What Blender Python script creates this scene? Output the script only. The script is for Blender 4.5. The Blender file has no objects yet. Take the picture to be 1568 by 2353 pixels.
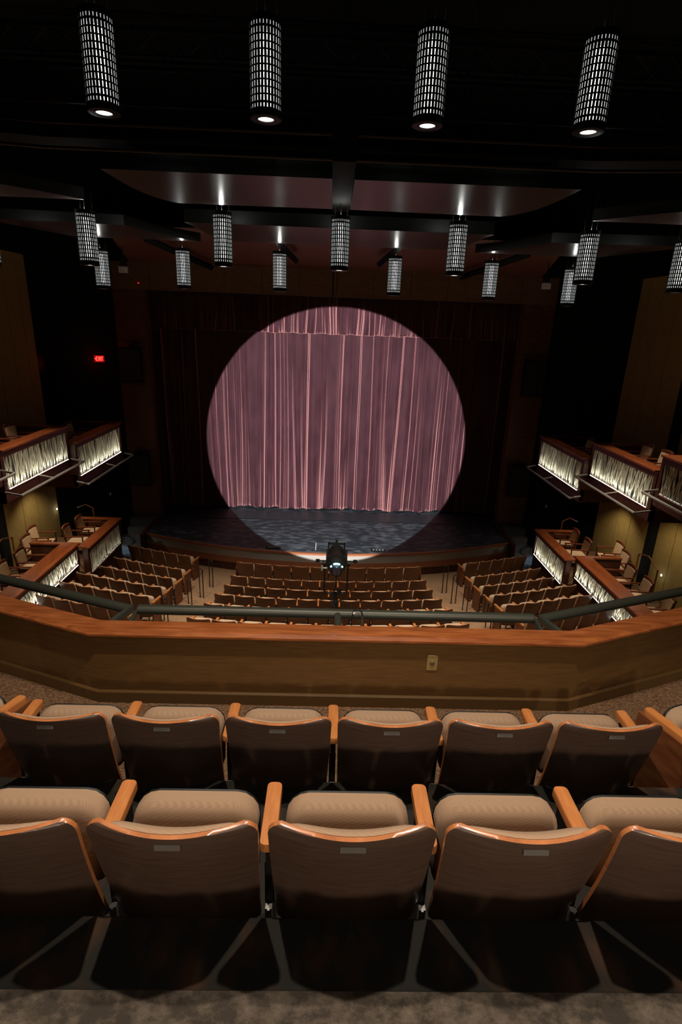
import bpy, math, random
from mathutils import Vector, Matrix
random.seed(7)
S = bpy.context.scene
C = S.collection

# ------------------------------------------------------------------ camera
def rad(a): return math.radians(a)
_p, _y, _r = rad(18.7836), rad(1.528), rad(-2.1013)
fwd = Vector((math.sin(_y)*math.cos(_p), math.cos(_y)*math.cos(_p), -math.sin(_p)))
r0 = Vector((math.cos(_y), -math.sin(_y), 0)); u0 = r0.cross(fwd)
R_ = r0*math.cos(_r) - u0*math.sin(_r); U_ = u0*math.cos(_r) + r0*math.sin(_r)
cam_data = bpy.data.cameras.new('camera'); cam = bpy.data.objects.new('camera', cam_data); C.objects.link(cam)
cam.matrix_world = Matrix(((R_.x, U_.x, -fwd.x, -0.103), (R_.y, U_.y, -fwd.y, 0.0), (R_.z, U_.z, -fwd.z, 7.64), (0, 0, 0, 1)))
cam_data.sensor_fit = 'VERTICAL'; cam_data.sensor_height = 36; cam_data.sensor_width = 24
cam_data.lens = 1260/2353*36; cam_data.clip_start = 0.02; cam_data.clip_end = 200
S.camera = cam

# ------------------------------------------------------------------ world, exposure
w = bpy.data.worlds.new('world'); S.world = w; w.use_nodes = True
w.node_tree.nodes['Background'].inputs[0].default_value = (0.5, 0.55, 0.6, 1)
w.node_tree.nodes['Background'].inputs[1].default_value = 0.0
S.view_settings.view_transform = 'Standard'; S.view_settings.look = 'None'
S.view_settings.exposure = 0.0; S.view_settings.gamma = 1.0; S.view_settings.use_curve_mapping = False
S.cycles.sample_clamp_indirect = 2.0; S.cycles.max_bounces = 6
S.cycles.caustics_reflective = False; S.cycles.caustics_refractive = False

# light levels (all of them lamps of the house)
P_ROW = {0: 330, 1: 300, 2: 700, 3: 40}   # pendant downlights by row, from the balcony to the stage
P_REAR = 460                                # house lights over the rear of the balcony
P_UP = {1: 1.0, 2: 6, 3: 2.5}                                   # light leaving the open top of a pendant
P_SPOT = 16000                              # the followspot's beam
P_LED = 1.9                                 # LED strip of a box front
WARM = (1.0, 0.86, 0.70); COOL = (1.0, 0.97, 0.92)
CONE = {1: 62, 2: 66, 3: 50}

def lamp(name, kind, loc, energy, color=(1, 1, 1), aim=None, **kw):
    d = bpy.data.lights.new(name, kind); d.energy = energy; d.color = color
    for k, v in kw.items(): setattr(d, k, v)
    o = bpy.data.objects.new(name, d); C.objects.link(o); o.location = loc
    if aim is not None:
        o.rotation_euler = (Vector(aim) - Vector(loc)).to_track_quat('-Z', 'Y').to_euler()
    return o

# the followspot's beam: from its lens to the house curtain
SPOT_SRC = Vector((-0.015, 4.40, 5.87))
lamp('followspot_beam', 'SPOT', SPOT_SRC, P_SPOT, (1.0, 0.97, 0.95),
     aim=SPOT_SRC + Vector((0.0105, 1.0, -math.tan(rad(8.1)))), spot_size=rad(33.6), spot_blend=0.025, shadow_soft_size=0.03)
# house lights hanging over the rear balcony rows (behind the photographer)
for x, q in ((-2.8, 0.15), (-0.94, 0.7), (0.94, 1.0), (2.8, 1.0)):
    lamp('rear_house_light', 'SPOT', (x, -5.0, 9.9), P_REAR*q, WARM, aim=(x*0.7, 0.5, 5.6), spot_size=rad(34), spot_blend=0.5, shadow_soft_size=0.11)
# added weak fill lamps: lift the shaded seat backs in place of bounce
for x in (-1.9, 1.9):
    lamp('bounce_fill_light', 'SPOT', (x, -1.4, 9.9), 55, WARM, aim=(x*0.5, 1.2, 5.6), spot_size=rad(60), spot_blend=0.6, shadow_soft_size=0.14)
# recessed downlights in the soffits over the lower boxes
for sx in (-1, 1):
    for y, z, p in ((15.3, 3.26, 80), (12.9, 3.78, 80)):
        lamp('soffit_downlight', 'SPOT', (sx*8.0, y, z-0.02), p, (1.0, 0.84, 0.62), aim=(sx*8.05, y, 0), spot_size=rad(115), spot_blend=0.7, shadow_soft_size=0.04)
# blue running lights in the two stage side stairs
for sx in (-1, 1):
    lamp('stair_light', 'SPOT', (sx*7.6, 18.3, 2.4), 60, (0.62, 0.82, 1.0), aim=(sx*7.2, 17.0, 0.2), spot_size=rad(42), spot_blend=0.6, shadow_soft_size=0.05)

# ------------------------------------------------------------------ materials
def mat(name, col, rough=0.5, metal=0.0, spec=0.5, emis=None, estr=0.0, coat=0.0, sheen=0.0, sheen_tint=None, sheen_rough=0.3):
    m = bpy.data.materials.new(name); m.use_nodes = True
    b = m.node_tree.nodes['Principled BSDF']
    b.inputs['Base Color'].default_value = (*col, 1); b.inputs['Roughness'].default_value = rough
    b.inputs['Metallic'].default_value = metal; b.inputs['Specular IOR Level'].default_value = spec
    b.inputs['Coat Weight'].default_value = coat; b.inputs['Coat Roughness'].default_value = 0.12
    if sheen:
        b.inputs['Sheen Weight'].default_value = sheen; b.inputs['Sheen Roughness'].default_value = sheen_rough
        b.inputs['Sheen Tint'].default_value = (*(sheen_tint or (1, 1, 1)), 1)
    if emis:
        b.inputs['Emission Color'].default_value = (*emis, 1); b.inputs['Emission Strength'].default_value = estr
        m.cycles.emission_sampling = 'NONE'
    return m
def N(m, t, **kw):
    n = m.node_tree.nodes.new(t)
    for k, v in kw.items(): setattr(n, k, v)
    return n
def noisy(m, c1, c2, scale=(1, 1, 1), nscale=6, detail=5, lo=0.35, hi=0.65, bump=0.0, coord='Object', rough=None, dist=0.0, bd=0.01):
    """two-tone procedural colour (wood figure, carpet flecks, scuffs) with optional bump"""
    L = m.node_tree.links.new; b = m.node_tree.nodes['Principled BSDF']
    tc = N(m, 'ShaderNodeTexCoord'); mp = N(m, 'ShaderNodeMapping'); mp.inputs['Scale'].default_value = scale
    nz = N(m, 'ShaderNodeTexNoise'); nz.inputs['Scale'].default_value = nscale; nz.inputs['Detail'].default_value = detail
    nz.inputs['Distortion'].default_value = dist; nz.inputs['Roughness'].default_value = 0.68 if detail > 12 else 0.5
    cr = N(m, 'ShaderNodeValToRGB'); cr.color_ramp.elements[0].position = lo; cr.color_ramp.elements[1].position = hi
    cr.color_ramp.elements[0].color = (*c1, 1); cr.color_ramp.elements[1].color = (*c2, 1)
    L(tc.outputs[coord], mp.inputs[0]); L(mp.outputs[0], nz.inputs['Vector']); L(nz.outputs['Fac'], cr.inputs[0]); L(cr.outputs[0], b.inputs['Base Color'])
    if bump:
        bp = N(m, 'ShaderNodeBump'); bp.inputs['Strength'].default_value = bump; bp.inputs['Distance'].default_value = bd
        L(nz.outputs['Fac'], bp.inputs['Height']); L(bp.outputs[0], b.inputs['Normal'])
    return m
M = {}
M['seat_wood'] = noisy(mat('dark_walnut_veneer', (0.04, 0.018, 0.01), 0.36, coat=0.25), (0.100, 0.058, 0.040), (0.078, 0.043, 0.029), (1.0, 1.0, 14), 9, 6)
M['far_wood'] = noisy(mat('walnut_veneer', (0.04, 0.018, 0.01), 0.4, coat=0.1), (0.150, 0.060, 0.024), (0.095, 0.036, 0.014), (1.2, 1.2, 6), 5, 6)
M['edge_wood'] = noisy(mat('orange_plywood_edge', (0.6, 0.22, 0.07), 0.3, coat=0.3), (0.52, 0.19, 0.065), (0.36, 0.12, 0.04), (3, 3, 60), 4, 3)
M['arm_wood'] = noisy(mat('orange_maple', (0.6, 0.24, 0.07), 0.35, coat=0.25), (0.60, 0.235, 0.070), (0.48, 0.165, 0.045), (14, 2, 14), 3, 5)
M['side_wood'] = noisy(mat('cherry_side_panel', (0.3, 0.1, 0.04), 0.4), (0.22, 0.075, 0.028), (0.14, 0.042, 0.016), (2, 2, 8), 3, 5)
M['chair_wood'] = noisy(mat('dark_cherry_chair_wood', (0.15, 0.04, 0.02), 0.35), (0.20, 0.050, 0.020), (0.13, 0.030, 0.012), (2, 2, 8), 3, 4)
M['mahogany'] = noisy(mat('mahogany_cap', (0.2, 0.06, 0.02), 0.32, coat=0.3), (0.40, 0.125, 0.036), (0.23, 0.060, 0.016), (1.5, 12, 12), 2.2, 6, dist=0.6)
M['mahogany_y'] = noisy(mat('mahogany_box_cap', (0.2, 0.06, 0.02), 0.34, coat=0.2), (0.34, 0.090, 0.024), (0.22, 0.050, 0.013), (12, 1.5, 12), 2.2, 6, dist=0.6)
M['dark_frame'] = noisy(mat('dark_mahogany_frame', (0.06, 0.02, 0.01), 0.4), (0.085, 0.026, 0.011), (0.050, 0.014, 0.007), (2, 2, 8), 3, 5)
M['parapet'] = noisy(mat('olive_walnut_panel', (0.1, 0.05, 0.02), 0.42), (0.150, 0.074, 0.022), (0.118, 0.056, 0.0165), (1, 1, 10), 5, 6)
M['base'] = mat('painted_base_trim', (0.128, 0.068, 0.022), 0.4)
M['carpet'] = noisy(mat('brown_flecked_carpet', (0.1, 0.06, 0.04), 0.95, spec=0.1), (0.27, 0.155, 0.08), (0.085, 0.046, 0.030), (1, 2.5, 1), 60, 4, 0.38, 0.62, bump=0.6, bd=0.006)
M['aisle_carpet'] = noisy(mat('light_brown_carpet', (0.3, 0.2, 0.12), 0.95, spec=0.1), (0.40, 0.25, 0.145), (0.31, 0.185, 0.105), (1, 5, 1), 12, 3, 0.38, 0.62)
M['black_step'] = noisy(mat('black_worn_step_covering', (0.01, 0.01, 0.01), 0.75, spec=0.2), (0.020, 0.018, 0.015), (0.085, 0.040, 0.018), (1, 0.6, 1), 9, 10, 0.52, 0.80, bump=0.4, bd=0.004)
M['grey_carpet'] = noisy(mat('worn_greyish_brown_carpet', (0.1, 0.08, 0.06), 0.85, spec=0.25), (0.050, 0.039, 0.030), (0.21, 0.165, 0.125), (1, 1.3, 1), 14, 15, 0.42, 0.78, bump=0.9, bd=0.006)
M['black_plastic'] = mat('black_plastic', (0.010, 0.012, 0.011), 0.5, spec=0.25)
M['black_metal'] = mat('black_painted_metal', (0.012, 0.011, 0.010), 0.45, spec=0.3)
M['black_paint'] = mat('matt_black_paint', (0.010, 0.011, 0.010), 0.85, spec=0.15)
M['rail_metal'] = mat('dark_bronze_pipe', (0.060, 0.062, 0.048), 0.42, metal=0.35)
M['hair_metal'] = mat('bronze_handrail', (0.05, 0.042, 0.030), 0.35, metal=0.5)
M['pipe_metal'] = mat('grey_lighting_pipe', (0.35, 0.34, 0.30), 0.4, metal=0.5)
M['chrome'] = mat('brushed_aluminium', (0.35, 0.34, 0.33), 0.35, metal=0.9)
M['plate'] = mat('grey_number_plate', (0.16, 0.14, 0.12), 0.4, metal=0.2)
M['brass'] = mat('brass_plate', (0.55, 0.40, 0.16), 0.35, metal=0.6)
M['brass_dark'] = mat('dark_brass', (0.25, 0.18, 0.08), 0.4, metal=0.6)
M['tan'] = noisy(mat('ochre_wall_panel', (0.3, 0.2, 0.07), 0.8), (0.33, 0.225, 0.060), (0.285, 0.19, 0.050), (1, 1, 1), 8, 5)
M['pros'] = noisy(mat('proscenium_wood', (0.1, 0.04, 0.015), 0.45), (0.16, 0.065, 0.024), (0.11, 0.042, 0.016), (2, 2, 6), 2, 5)
M['header'] = noisy(mat('header_panel', (0.1, 0.06, 0.02), 0.6), (0.20, 0.11, 0.045), (0.16, 0.085, 0.034), (2, 2, 6), 2, 4)
M['cloud'] = mat('dark_lacquered_ceiling_panel', (0.10, 0.078, 0.078), 0.28, spec=0.4)
M['cloud_side'] = mat('grey_green_panel_edge', (0.014, 0.017, 0.015), 0.4)
M['soffit'] = mat('red_brown_soffit', (0.20, 0.085, 0.055), 0.55)
M['stage_fascia'] = mat('beige_fascia', (0.33, 0.30, 0.27), 0.7)
M['stage_wood'] = mat('stage_front_wood', (0.30, 0.105, 0.045), 0.4)
M['reed'] = mat('peeled_willow_reed', (0.72, 0.68, 0.52), 0.5)
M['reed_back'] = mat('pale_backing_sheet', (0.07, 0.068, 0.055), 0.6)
M['led'] = mat('white_led_strip', (0.9, 0.9, 0.9), 0.4, emis=(1, 0.98, 0.9), estr=4)
M['led_off'] = mat('dim_led_strip', (0.6, 0.6, 0.55), 0.4, emis=(1, 0.98, 0.9), estr=0.6)
M['white_plastic'] = mat('white_plastic', (0.75, 0.75, 0.72), 0.4)
M['speaker'] = mat('loudspeaker_grille', (0.012, 0.014, 0.013), 0.7)
M['mirror'] = mat('lamp_glass', (0.02, 0.02, 0.03), 0.08, spec=1.0)
M['cyan'] = mat('lamp_leak_light', (0.6, 0.9, 1), 0.4, emis=(0.30, 0.85, 1.0), estr=9)
M['white_glow'] = mat('wall_light_lens', (1, 1, 1), 0.4, emis=(1, 0.98, 0.92), estr=9)
M['exit_red'] = mat('exit_letter_red', (0.9, 0.02, 0.02), 0.4, emis=(1.0, 0.06, 0.04), estr=4)
M['red_dot'] = mat('red_indicator', (0.9, 0.02, 0.02), 0.4, emis=(1.0, 0.02, 0.02), estr=2.5)
M['exit_box'] = mat('exit_face', (0.30, 0.01, 0.01), 0.4, emis=(1.0, 0.01, 0.01), estr=0.25)
M['lens'] = mat('downlight_lens', (1, 1, 1), 0.4, emis=(1, 0.97, 0.90), estr=4.5)
M['core'] = mat('lamp_core', (1, 1, 1), 0.4, emis=(1, 1.0, 0.95), estr=4.5)
M['tape'] = mat('white_floor_tape', (0.8, 0.8, 0.8), 0.6)
M['bluewall'] = mat('grey_stair_floor', (0.20, 0.23, 0.26), 0.7)
M['paper'] = mat('white_paper', (0.8, 0.8, 0.8), 0.6)

# fabric: fine basket weave
def fabric(name, c1, c2, sc):
    m = mat(name, c1, 0.85, spec=0.15, sheen=0.15); L = m.node_tree.links.new; b = m.node_tree.nodes['Principled BSDF']
    tc = N(m, 'ShaderNodeTexCoord'); ck = N(m, 'ShaderNodeTexChecker'); ck.inputs['Scale'].default_value = sc
    mp = N(m, 'ShaderNodeMapping'); mp.inputs['Rotation'].default_value = (0.6, 0.2, 0.785)
    ck.inputs['Color1'].default_value = (*c1, 1); ck.inputs['Color2'].default_value = (*c2, 1)
    L(tc.outputs['Object'], mp.inputs[0]); L(mp.outputs[0], ck.inputs['Vector']); L(ck.outputs['Color'], b.inputs['Base Color'])
    bp = N(m, 'ShaderNodeBump'); bp.inputs['Strength'].default_value = 0.25; bp.inputs['Distance'].default_value = 0.001
    L(ck.outputs['Fac'], bp.inputs['Height']); L(bp.outputs[0], b.inputs['Normal'])
    return m
M['fabric'] = fabric('taupe_basket_weave', (0.44, 0.292, 0.19), (0.33, 0.212, 0.135), 330)
M['far_fabric'] = mat('beige_upholstery', (0.55, 0.40, 0.27), 0.85, spec=0.15)
M['chair_fabric'] = mat('cream_upholstery', (0.62, 0.43, 0.27), 0.85, spec=0.15)
# velvet
mv = mat('plum_velvet', (0.17, 0.066, 0.082), 0.75, spec=0.2, sheen=1.0, sheen_tint=(1.0, 0.45, 0.44), sheen_rough=0.16)
noisy(mv, (0.075, 0.026, 0.036), (0.050, 0.016, 0.024), (1, 1, 0.35), 3, 6); M['velvet'] = mv
_nt = mv.node_tree; _pb = _nt.nodes['Principled BSDF']; _pb.inputs['Sheen Weight'].default_value = 0.0
_sh = _nt.nodes.new('ShaderNodeBsdfSheen'); _sh.distribution = 'ASHIKHMIN'; _sh.inputs['Color'].default_value = (0.95, 0.46, 0.44, 1); _sh.inputs['Roughness'].default_value = 0.40
_ad = _nt.nodes.new('ShaderNodeAddShader'); _ou = [n for n in _nt.nodes if n.type == 'OUTPUT_MATERIAL'][0]
_nt.links.new(_pb.outputs[0], _ad.inputs[0]); _nt.links.new(_sh.outputs[0], _ad.inputs[1]); _nt.links.new(_ad.outputs[0], _ou.inputs[0])
# stage floor: black paint with grey scuffs
mf = noisy(mat('scuffed_black_stage_floor', (0.03, 0.035, 0.04), 0.5, spec=0.4), (0.022, 0.033, 0.042), (0.160, 0.200, 0.225), (0.8, 2.0, 1), 4.2, 12, 0.46, 0.80, dist=0.25); M['stage'] = mf
M['stage_dark'] = mat('dark_stage_strip', (0.030, 0.040, 0.048), 0.5)
# semi transparent diffuser inside the pendants
md = bpy.data.materials.new('pendant_diffuser'); md.use_nodes = True
nt = md.node_tree; nt.nodes.clear()
o_ = nt.nodes.new('ShaderNodeOutputMaterial'); e_ = nt.nodes.new('ShaderNodeEmission'); t_ = nt.nodes.new('ShaderNodeBsdfTransparent'); x_ = nt.nodes.new('ShaderNodeMixShader')
e_.inputs[0].default_value = (0.93, 1.0, 0.94, 1); e_.inputs[1].default_value = 0.9; x_.inputs[0].default_value = 0.6
nt.links.new(t_.outputs[0], x_.inputs[1]); nt.links.new(e_.outputs[0], x_.inputs[2]); nt.links.new(x_.outputs[0], o_.inputs[0])
md.cycles.emission_sampling = 'NONE'; M['diffuser'] = md

# ------------------------------------------------------------------ mesh helpers
class MB:
    def __init__(s): s.v = []; s.f = []; s.m = []
    def add(s, vs, fs, mi=0):
        n = len(s.v); s.v += [tuple(v) for v in vs]
        for f in fs: s.f.append(tuple(i+n for i in f)); s.m.append(mi)
    def box(s, c, d, mi=0, rz=0.0, rx=0.0):
        x, y, z = (q/2 for q in d); vs = []
        for a in (-x, x):
            for b in (-y, y):
                for e in (-z, z):
                    v = Vector((a, b, e))
                    if rx: v = Matrix.Rotation(rx, 3, 'X') @ v
                    if rz: v = Matrix.Rotation(rz, 3, 'Z') @ v
                    vs.append((v.x+c[0], v.y+c[1], v.z+c[2]))
        s.add(vs, [(0, 1, 3, 2), (4, 6, 7, 5), (0, 4, 5, 1), (2, 3, 7, 6), (0, 2, 6, 4), (1, 5, 7, 3)], mi)
    def b2(s, a, b, mi=0):
        s.box([(a[i]+b[i])/2 for i in range(3)], [abs(b[i]-a[i]) for i in range(3)], mi)
    def tube(s, pts, r, n=8, mi=0, caps=True):
        pts = [Vector(p) for p in pts]; rs = r if isinstance(r, (list, tuple)) else [r]*len(pts)
        rings = []; up = None
        for i, p in enumerate(pts):
            t = (pts[min(i+1, len(pts)-1)] - pts[max(i-1, 0)]).normalized()
            if up is None:
                up = Vector((0, 0, 1)) if abs(t.z) < 0.9 else Vector((1, 0, 0))
            a = t.cross(up).normalized(); b = a.cross(t).normalized(); up = b
            k = 1.0
            if 0 < i < len(pts)-1:
                c = (pts[i+1]-p).normalized().dot((p-pts[i-1]).normalized()); k = 1/max(0.5, math.sqrt((1+c)/2))
            rings.append([p + (a*math.cos(2*math.pi*j/n) + b*math.sin(2*math.pi*j/n))*rs[i]*(k if k < 1.3 else 1.3) for j in range(n)])
        vs = [v for ring in rings for v in ring]; fs = []
        for i in range(len(pts)-1):
            for j in range(n): fs.append((i*n+j, i*n+(j+1) % n, (i+1)*n+(j+1) % n, (i+1)*n+j))
        if caps: fs.append(tuple(range(n-1, -1, -1))); fs.append(tuple((len(pts)-1)*n+j for j in range(n)))
        s.add(vs, fs, mi)
    def lathe(s, prof, n=24, c=(0, 0, 0), mi=0, axis=None):
        rot = Vector((0, 0, 1)).rotation_difference(Vector(axis)).to_matrix() if axis else Matrix.Identity(3)
        vs = []
        for r, z in prof:
            for j in range(n):
                v = rot @ Vector((r*math.cos(2*math.pi*j/n), r*math.sin(2*math.pi*j/n), z)); vs.append((v.x+c[0], v.y+c[1], v.z+c[2]))
        fs = [(i*n+j, i*n+(j+1) % n, (i+1)*n+(j+1) % n, (i+1)*n+j) for i in range(len(prof)-1) for j in range(n)]
        if prof[0][0] > 1e-6: fs.append(tuple(range(n-1, -1, -1)))
        if prof[-1][0] > 1e-6: fs.append(tuple((len(prof)-1)*n+j for j in range(n)))
        s.add(vs, fs, mi)
    def prism(s, poly, z0, z1, mi=0):
        n = len(poly); vs = [(x, y, z0) for x, y in poly] + [(x, y, z1) for x, y in poly]
        s.add(vs, [tuple(range(n-1, -1, -1)), tuple(range(n, 2*n))] + [(i, (i+1) % n, n+(i+1) % n, n+i) for i in range(n)], mi)
    def strip(s, line, sec, mi=0, close=True):
        """sweep a section [(offset outwards, z)] along a plan polyline with mitred corners"""
        P = [Vector((a, b)) for a, b in line]; k = len(sec); vs = []
        for i, p in enumerate(P):
            d1 = (P[i]-P[i-1]).normalized() if i else (P[1]-P[0]).normalized()
            d2 = (P[i+1]-P[i]).normalized() if i < len(P)-1 else d1
            n1 = Vector((-d1.y, d1.x)); n2 = Vector((-d2.y, d2.x)); nn = (n1+n2).normalized(); nn /= max(0.3, nn.dot(n1))
            for o, z in sec: q = p + nn*o; vs.append((q.x, q.y, z))
        fs = []
        for i in range(len(P)-1):
            for j in range(k if close else k-1):
                fs.append((i*k+j, (i+1)*k+j, (i+1)*k+(j+1) % k, i*k+(j+1) % k))
        if close: fs.append(tuple(range(k-1, -1, -1))); fs.append(tuple((len(P)-1)*k+j for j in range(k)))
        s.add(vs, fs, mi)
    def mesh(s, name, mats, smooth=True, ang=35):
        me = bpy.data.meshes.new(name); me.from_pydata(s.v, [], s.f); me.update()
        for m in (mats if isinstance(mats, (list, tuple)) else [mats]): me.materials.append(m)
        for p, mi in zip(me.polygons, s.m): p.material_index = mi
        import bmesh
        bm = bmesh.new(); bm.from_mesh(me); bmesh.ops.recalc_face_normals(bm, faces=bm.faces)
        if smooth:
            for f in bm.faces: f.smooth = True
            lim = rad(ang)
            for e in bm.edges:
                if len(e.link_faces) == 2 and e.calc_face_angle(0) > lim: e.smooth = False
        bm.to_mesh(me); bm.free()
        return me
    def build(s, name, mats, parent=None, loc=(0, 0, 0), rz=0, bevel=0, **kw):
        me = s.mesh(name, mats, **kw); o = bpy.data.objects.new(name, me); C.objects.link(o)
        o.location = loc; o.rotation_euler = (0, 0, rz); o.parent = parent
        if bevel:
            b = o.modifiers.new('bevel', 'BEVEL'); b.width = bevel; b.segments = 2; b.limit_method = 'ANGLE'
        return o
def tag(o, label=None, cat=None, group=None, kind=None):
    if label: o['label'] = label
    if cat: o['category'] = cat
    if group: o['group'] = group
    if kind: o['kind'] = kind
    return o
def struct(o): o['kind'] = 'structure'; return o
def empty(name, label, cat, loc=(0, 0, 0), rz=0, group=None):
    o = bpy.data.objects.new(name, None); C.objects.link(o); o.location = loc; o.rotation_euler = (0, 0, rz); o.empty_display_size = 0.1
    return tag(o, label, cat, group)
def dup(root, loc, rz=0, label=None, group=None):
    r = root.copy(); C.objects.link(r); r.location = loc; r.rotation_euler = (0, 0, rz)
    if label: r['label'] = label
    if group: r['group'] = group
    for ch in list(root.children):
        c = ch.copy(); C.objects.link(c); c.parent = r
        for g in ch.children:
            d = g.copy(); C.objects.link(d); d.parent = c
    return r
def lerp(a, b, t): return a+(b-a)*t
ORD = ['first', 'second', 'third', 'fourth', 'fifth', 'sixth', 'seventh', 'eighth', 'ninth', 'tenth', 'eleventh', 'twelfth']

# ================================================================== STRUCTURE
YC = 30.5                                      # centre of the stage-edge and seat-row arcs (0, YC)
def arc(R, x0, x1, n=28):
    return [(lerp(x0, x1, i/n), YC - math.sqrt(R*R - lerp(x0, x1, i/n)**2)) for i in range(n+1)]
def flipn(poly): return poly

# orchestra floor with shallow tiers
ROW_Y = [14.8, 13.82, 12.92, 12.02, 11.10, 10.05]
ROW_Z = [0.0, 0.03, 0.19, 0.39, 0.62, 0.84]
ROW_R = [YC-y for y in ROW_Y]
m = MB(); m.b2((-10, -10, -0.4), (10, 20, -0.05)); struct(m.build('floor', M['aisle_carpet']))
m = MB(); edges = [YC-17.2] + [r+0.22 for r in ROW_R] + [YC-3.9]
zs = ROW_Z + [1.05]
for k in range(7):
    a0 = arc(edges[k], -8.75, 8.75) if edges[k] > 8.8 else arc(edges[k], -8.75, 8.75); a1 = arc(edges[k+1], -8.75, 8.75)
    m.prism(a0 + a1[::-1], -0.06, zs[k])
struct(m.build('floor_tiers', M['aisle_carpet'], smooth=False))
m = MB(); m.b2((-10, -10, 13.0), (10, 26, 13.2)); struct(m.build('ceiling', M['black_paint']))
m = MB(); m.b2((-10, -10.2, -0.1), (10, -10, 13)); struct(m.build('wall_back', M['black_paint']))
for sx, nm in ((-1, 'wall_left'), (1, 'wall_right')):
    m = MB(); m.b2((sx*9.6, -10, -0.1), (sx*9.8, 26, 13)); struct(m.build(nm, M['black_paint']))
m = MB(); m.b2((-10, 25.8, -0.1), (10, 26, 13)); struct(m.build('wall_stage_back', M['black_paint']))

# ochre side walls with panel joints, behind the boxes
for sx, nm in ((-1, 'wall_ochre_left'), (1, 'wall_ochre_right')):
    m = MB()
    ys = [14.12, 15.0, 15.75, 16.45, 16.95]
    for a, b in zip(ys[:-1], ys[1:]):
        m.b2((sx*8.8, a+0.008, 0.05), (sx*9.0, b-0.008, 9.2))
    struct(m.build(nm, M['tan'], smooth=False))
    m = MB()
    ys = [6.0, 7.2, 8.4, 9.6, 10.8, 12.0, 13.05, 13.80]
    for a, b in zip(ys[:-1], ys[1:]):
        m.b2((sx*8.9, a+0.008, 0.05), (sx*9.1, b-0.008, 9.2))
    struct(m.build(nm + '_rear', M['tan'], smooth=False))
    m = MB(); m.b2((sx*9.05, 6, 0.0), (sx*9.4, 16.9, 9.0)); m.b2((sx*8.8, 13.80, 0.0), (sx*9.0, 14.12, 9.2))
    struct(m.build(nm + '_pier', M['black_paint'], smooth=False))
    # dark wall turning from the ochre wall to the proscenium
    m = MB(); q = [(sx*9.5, 17.1), (sx*7.2, 19.1), (sx*7.2, 19.5), (sx*9.7, 17.4)]
    m.prism(q if sx > 0 else q[::-1], 0, 13); struct(m.build('wall_angled_' + nm[11:], M['black_paint'], smooth=False))
    # proscenium jamb
    m = MB(); m.b2((sx*6.2, 19.1, 0.0), (sx*7.22, 19.5, 8.52))
    for zz in (2.05, 3.2, 5.5, 6.9): m.b2((sx*6.195, 19.094, zz), (sx*7.225, 19.1, zz+0.012), 1)
    struct(m.build('wall_proscenium_' + nm[11:], [M['pros'], M['black_paint']], smooth=False))
# header over the opening and the soffit that slopes towards the house
m = MB(); m.b2((-9.6, 19.1, 8.50), (9.6, 19.5, 13)); m.b2((-9.6, 19.08, 8.50), (9.6, 19.1, 9.32), 1)
for x in range(-7, 8): m.b2((x*1.2-0.005, 19.074, 8.52), (x*1.2+0.005, 19.081, 9.3), 0)
struct(m.build('wall_header', [M['black_paint'], M['header']], smooth=False))
m = MB()
m.add([(-6.6, 19.08, 9.32), (6.6, 19.08, 9.32), (6.0, 15.9, 9.74), (-6.0, 15.9, 9.74), (-6.6, 19.08, 9.5), (6.6, 19.08, 9.5), (6.0, 15.9, 9.9), (-6.0, 15.9, 9.9)],
      [(0, 1, 2, 3), (4, 7, 6, 5), (0, 4, 5, 1), (1, 5, 6, 2), (2, 6, 7, 3), (3, 7, 4, 0)])
struct(m.build('ceiling_soffit', M['soffit'], smooth=False))

# stage floor and its curved front
RS = 14.55
front = arc(RS, -6.15, 6.15, 48)
fl = arc(RS-0.05, -6.15, 6.15, 48) + [(6.15, 19.1), (9.5, 19.1), (9.5, 25.8), (-9.5, 25.8), (-9.5, 19.1), (-6.15, 19.1)]
m = MB(); m.prism(fl, 0.62, 0.80); struct(m.build('floor_stage', M['stage'], smooth=False))
m = MB(); m.b2((-6.1, 19.05, 0.800), (6.1, 20.0, 0.803)); m.b2((-6.1, 19.02, 0.800), (6.1, 19.05, 0.806), 1)
struct(m.build('floor_stage_strip', [M['stage_dark'], M['black_paint']], smooth=False))
m = MB(); m.strip(front, [(0.0, 0.80), (0.0, 0.755), (-0.035, 0.755), (-0.035, 0.812), (0.05, 0.812), (0.05, 0.80)], 0)
struct(m.build('trim_stage_nosing', M['stage_wood']))
m = MB(); m.strip(front, [(0.0, 0.755), (0.0, 0.49), (0.08, 0.49), (0.08, 0.755)], 0); struct(m.build('wall_stage_fascia', M['stage_fascia']))
m = MB(); m.strip(front, [(-0.012, 0.49), (-0.012, 0.28), (0.08, 0.28), (0.08, 0.49)], 0); struct(m.build('trim_stage_band', M['stage_wood']))
m = MB(); m.strip(front, [(0.04, 0.28), (0.04, -0.05), (0.1, -0.05), (0.1, 0.28)], 0)
struct(m.build('wall_stage_plinth', M['dark_frame']))

# side stairs between the stage and the house
for sx in (-1, 1):
    m = MB()
    m.b2((sx*6.25, 16.75, 0), (sx*8.7, 19.1, 0.12))
    for k in range(3): m.b2((sx*6.25, 18.1+0.32*k, 0.1), (sx*7.2, 19.1, 0.22*(k+1)+0.12))
    o = struct(m.build('floor_stair_' + ('left' if sx < 0 else 'right'), M['bluewall'], smooth=False))
    m = MB(); m.b2((sx*6.15, 16.95, 0.0), (sx*6.25, 19.0, 0.9)); struct(m.build('wall_stair_' + ('left' if sx < 0 else 'right'), M['dark_frame']))

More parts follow.
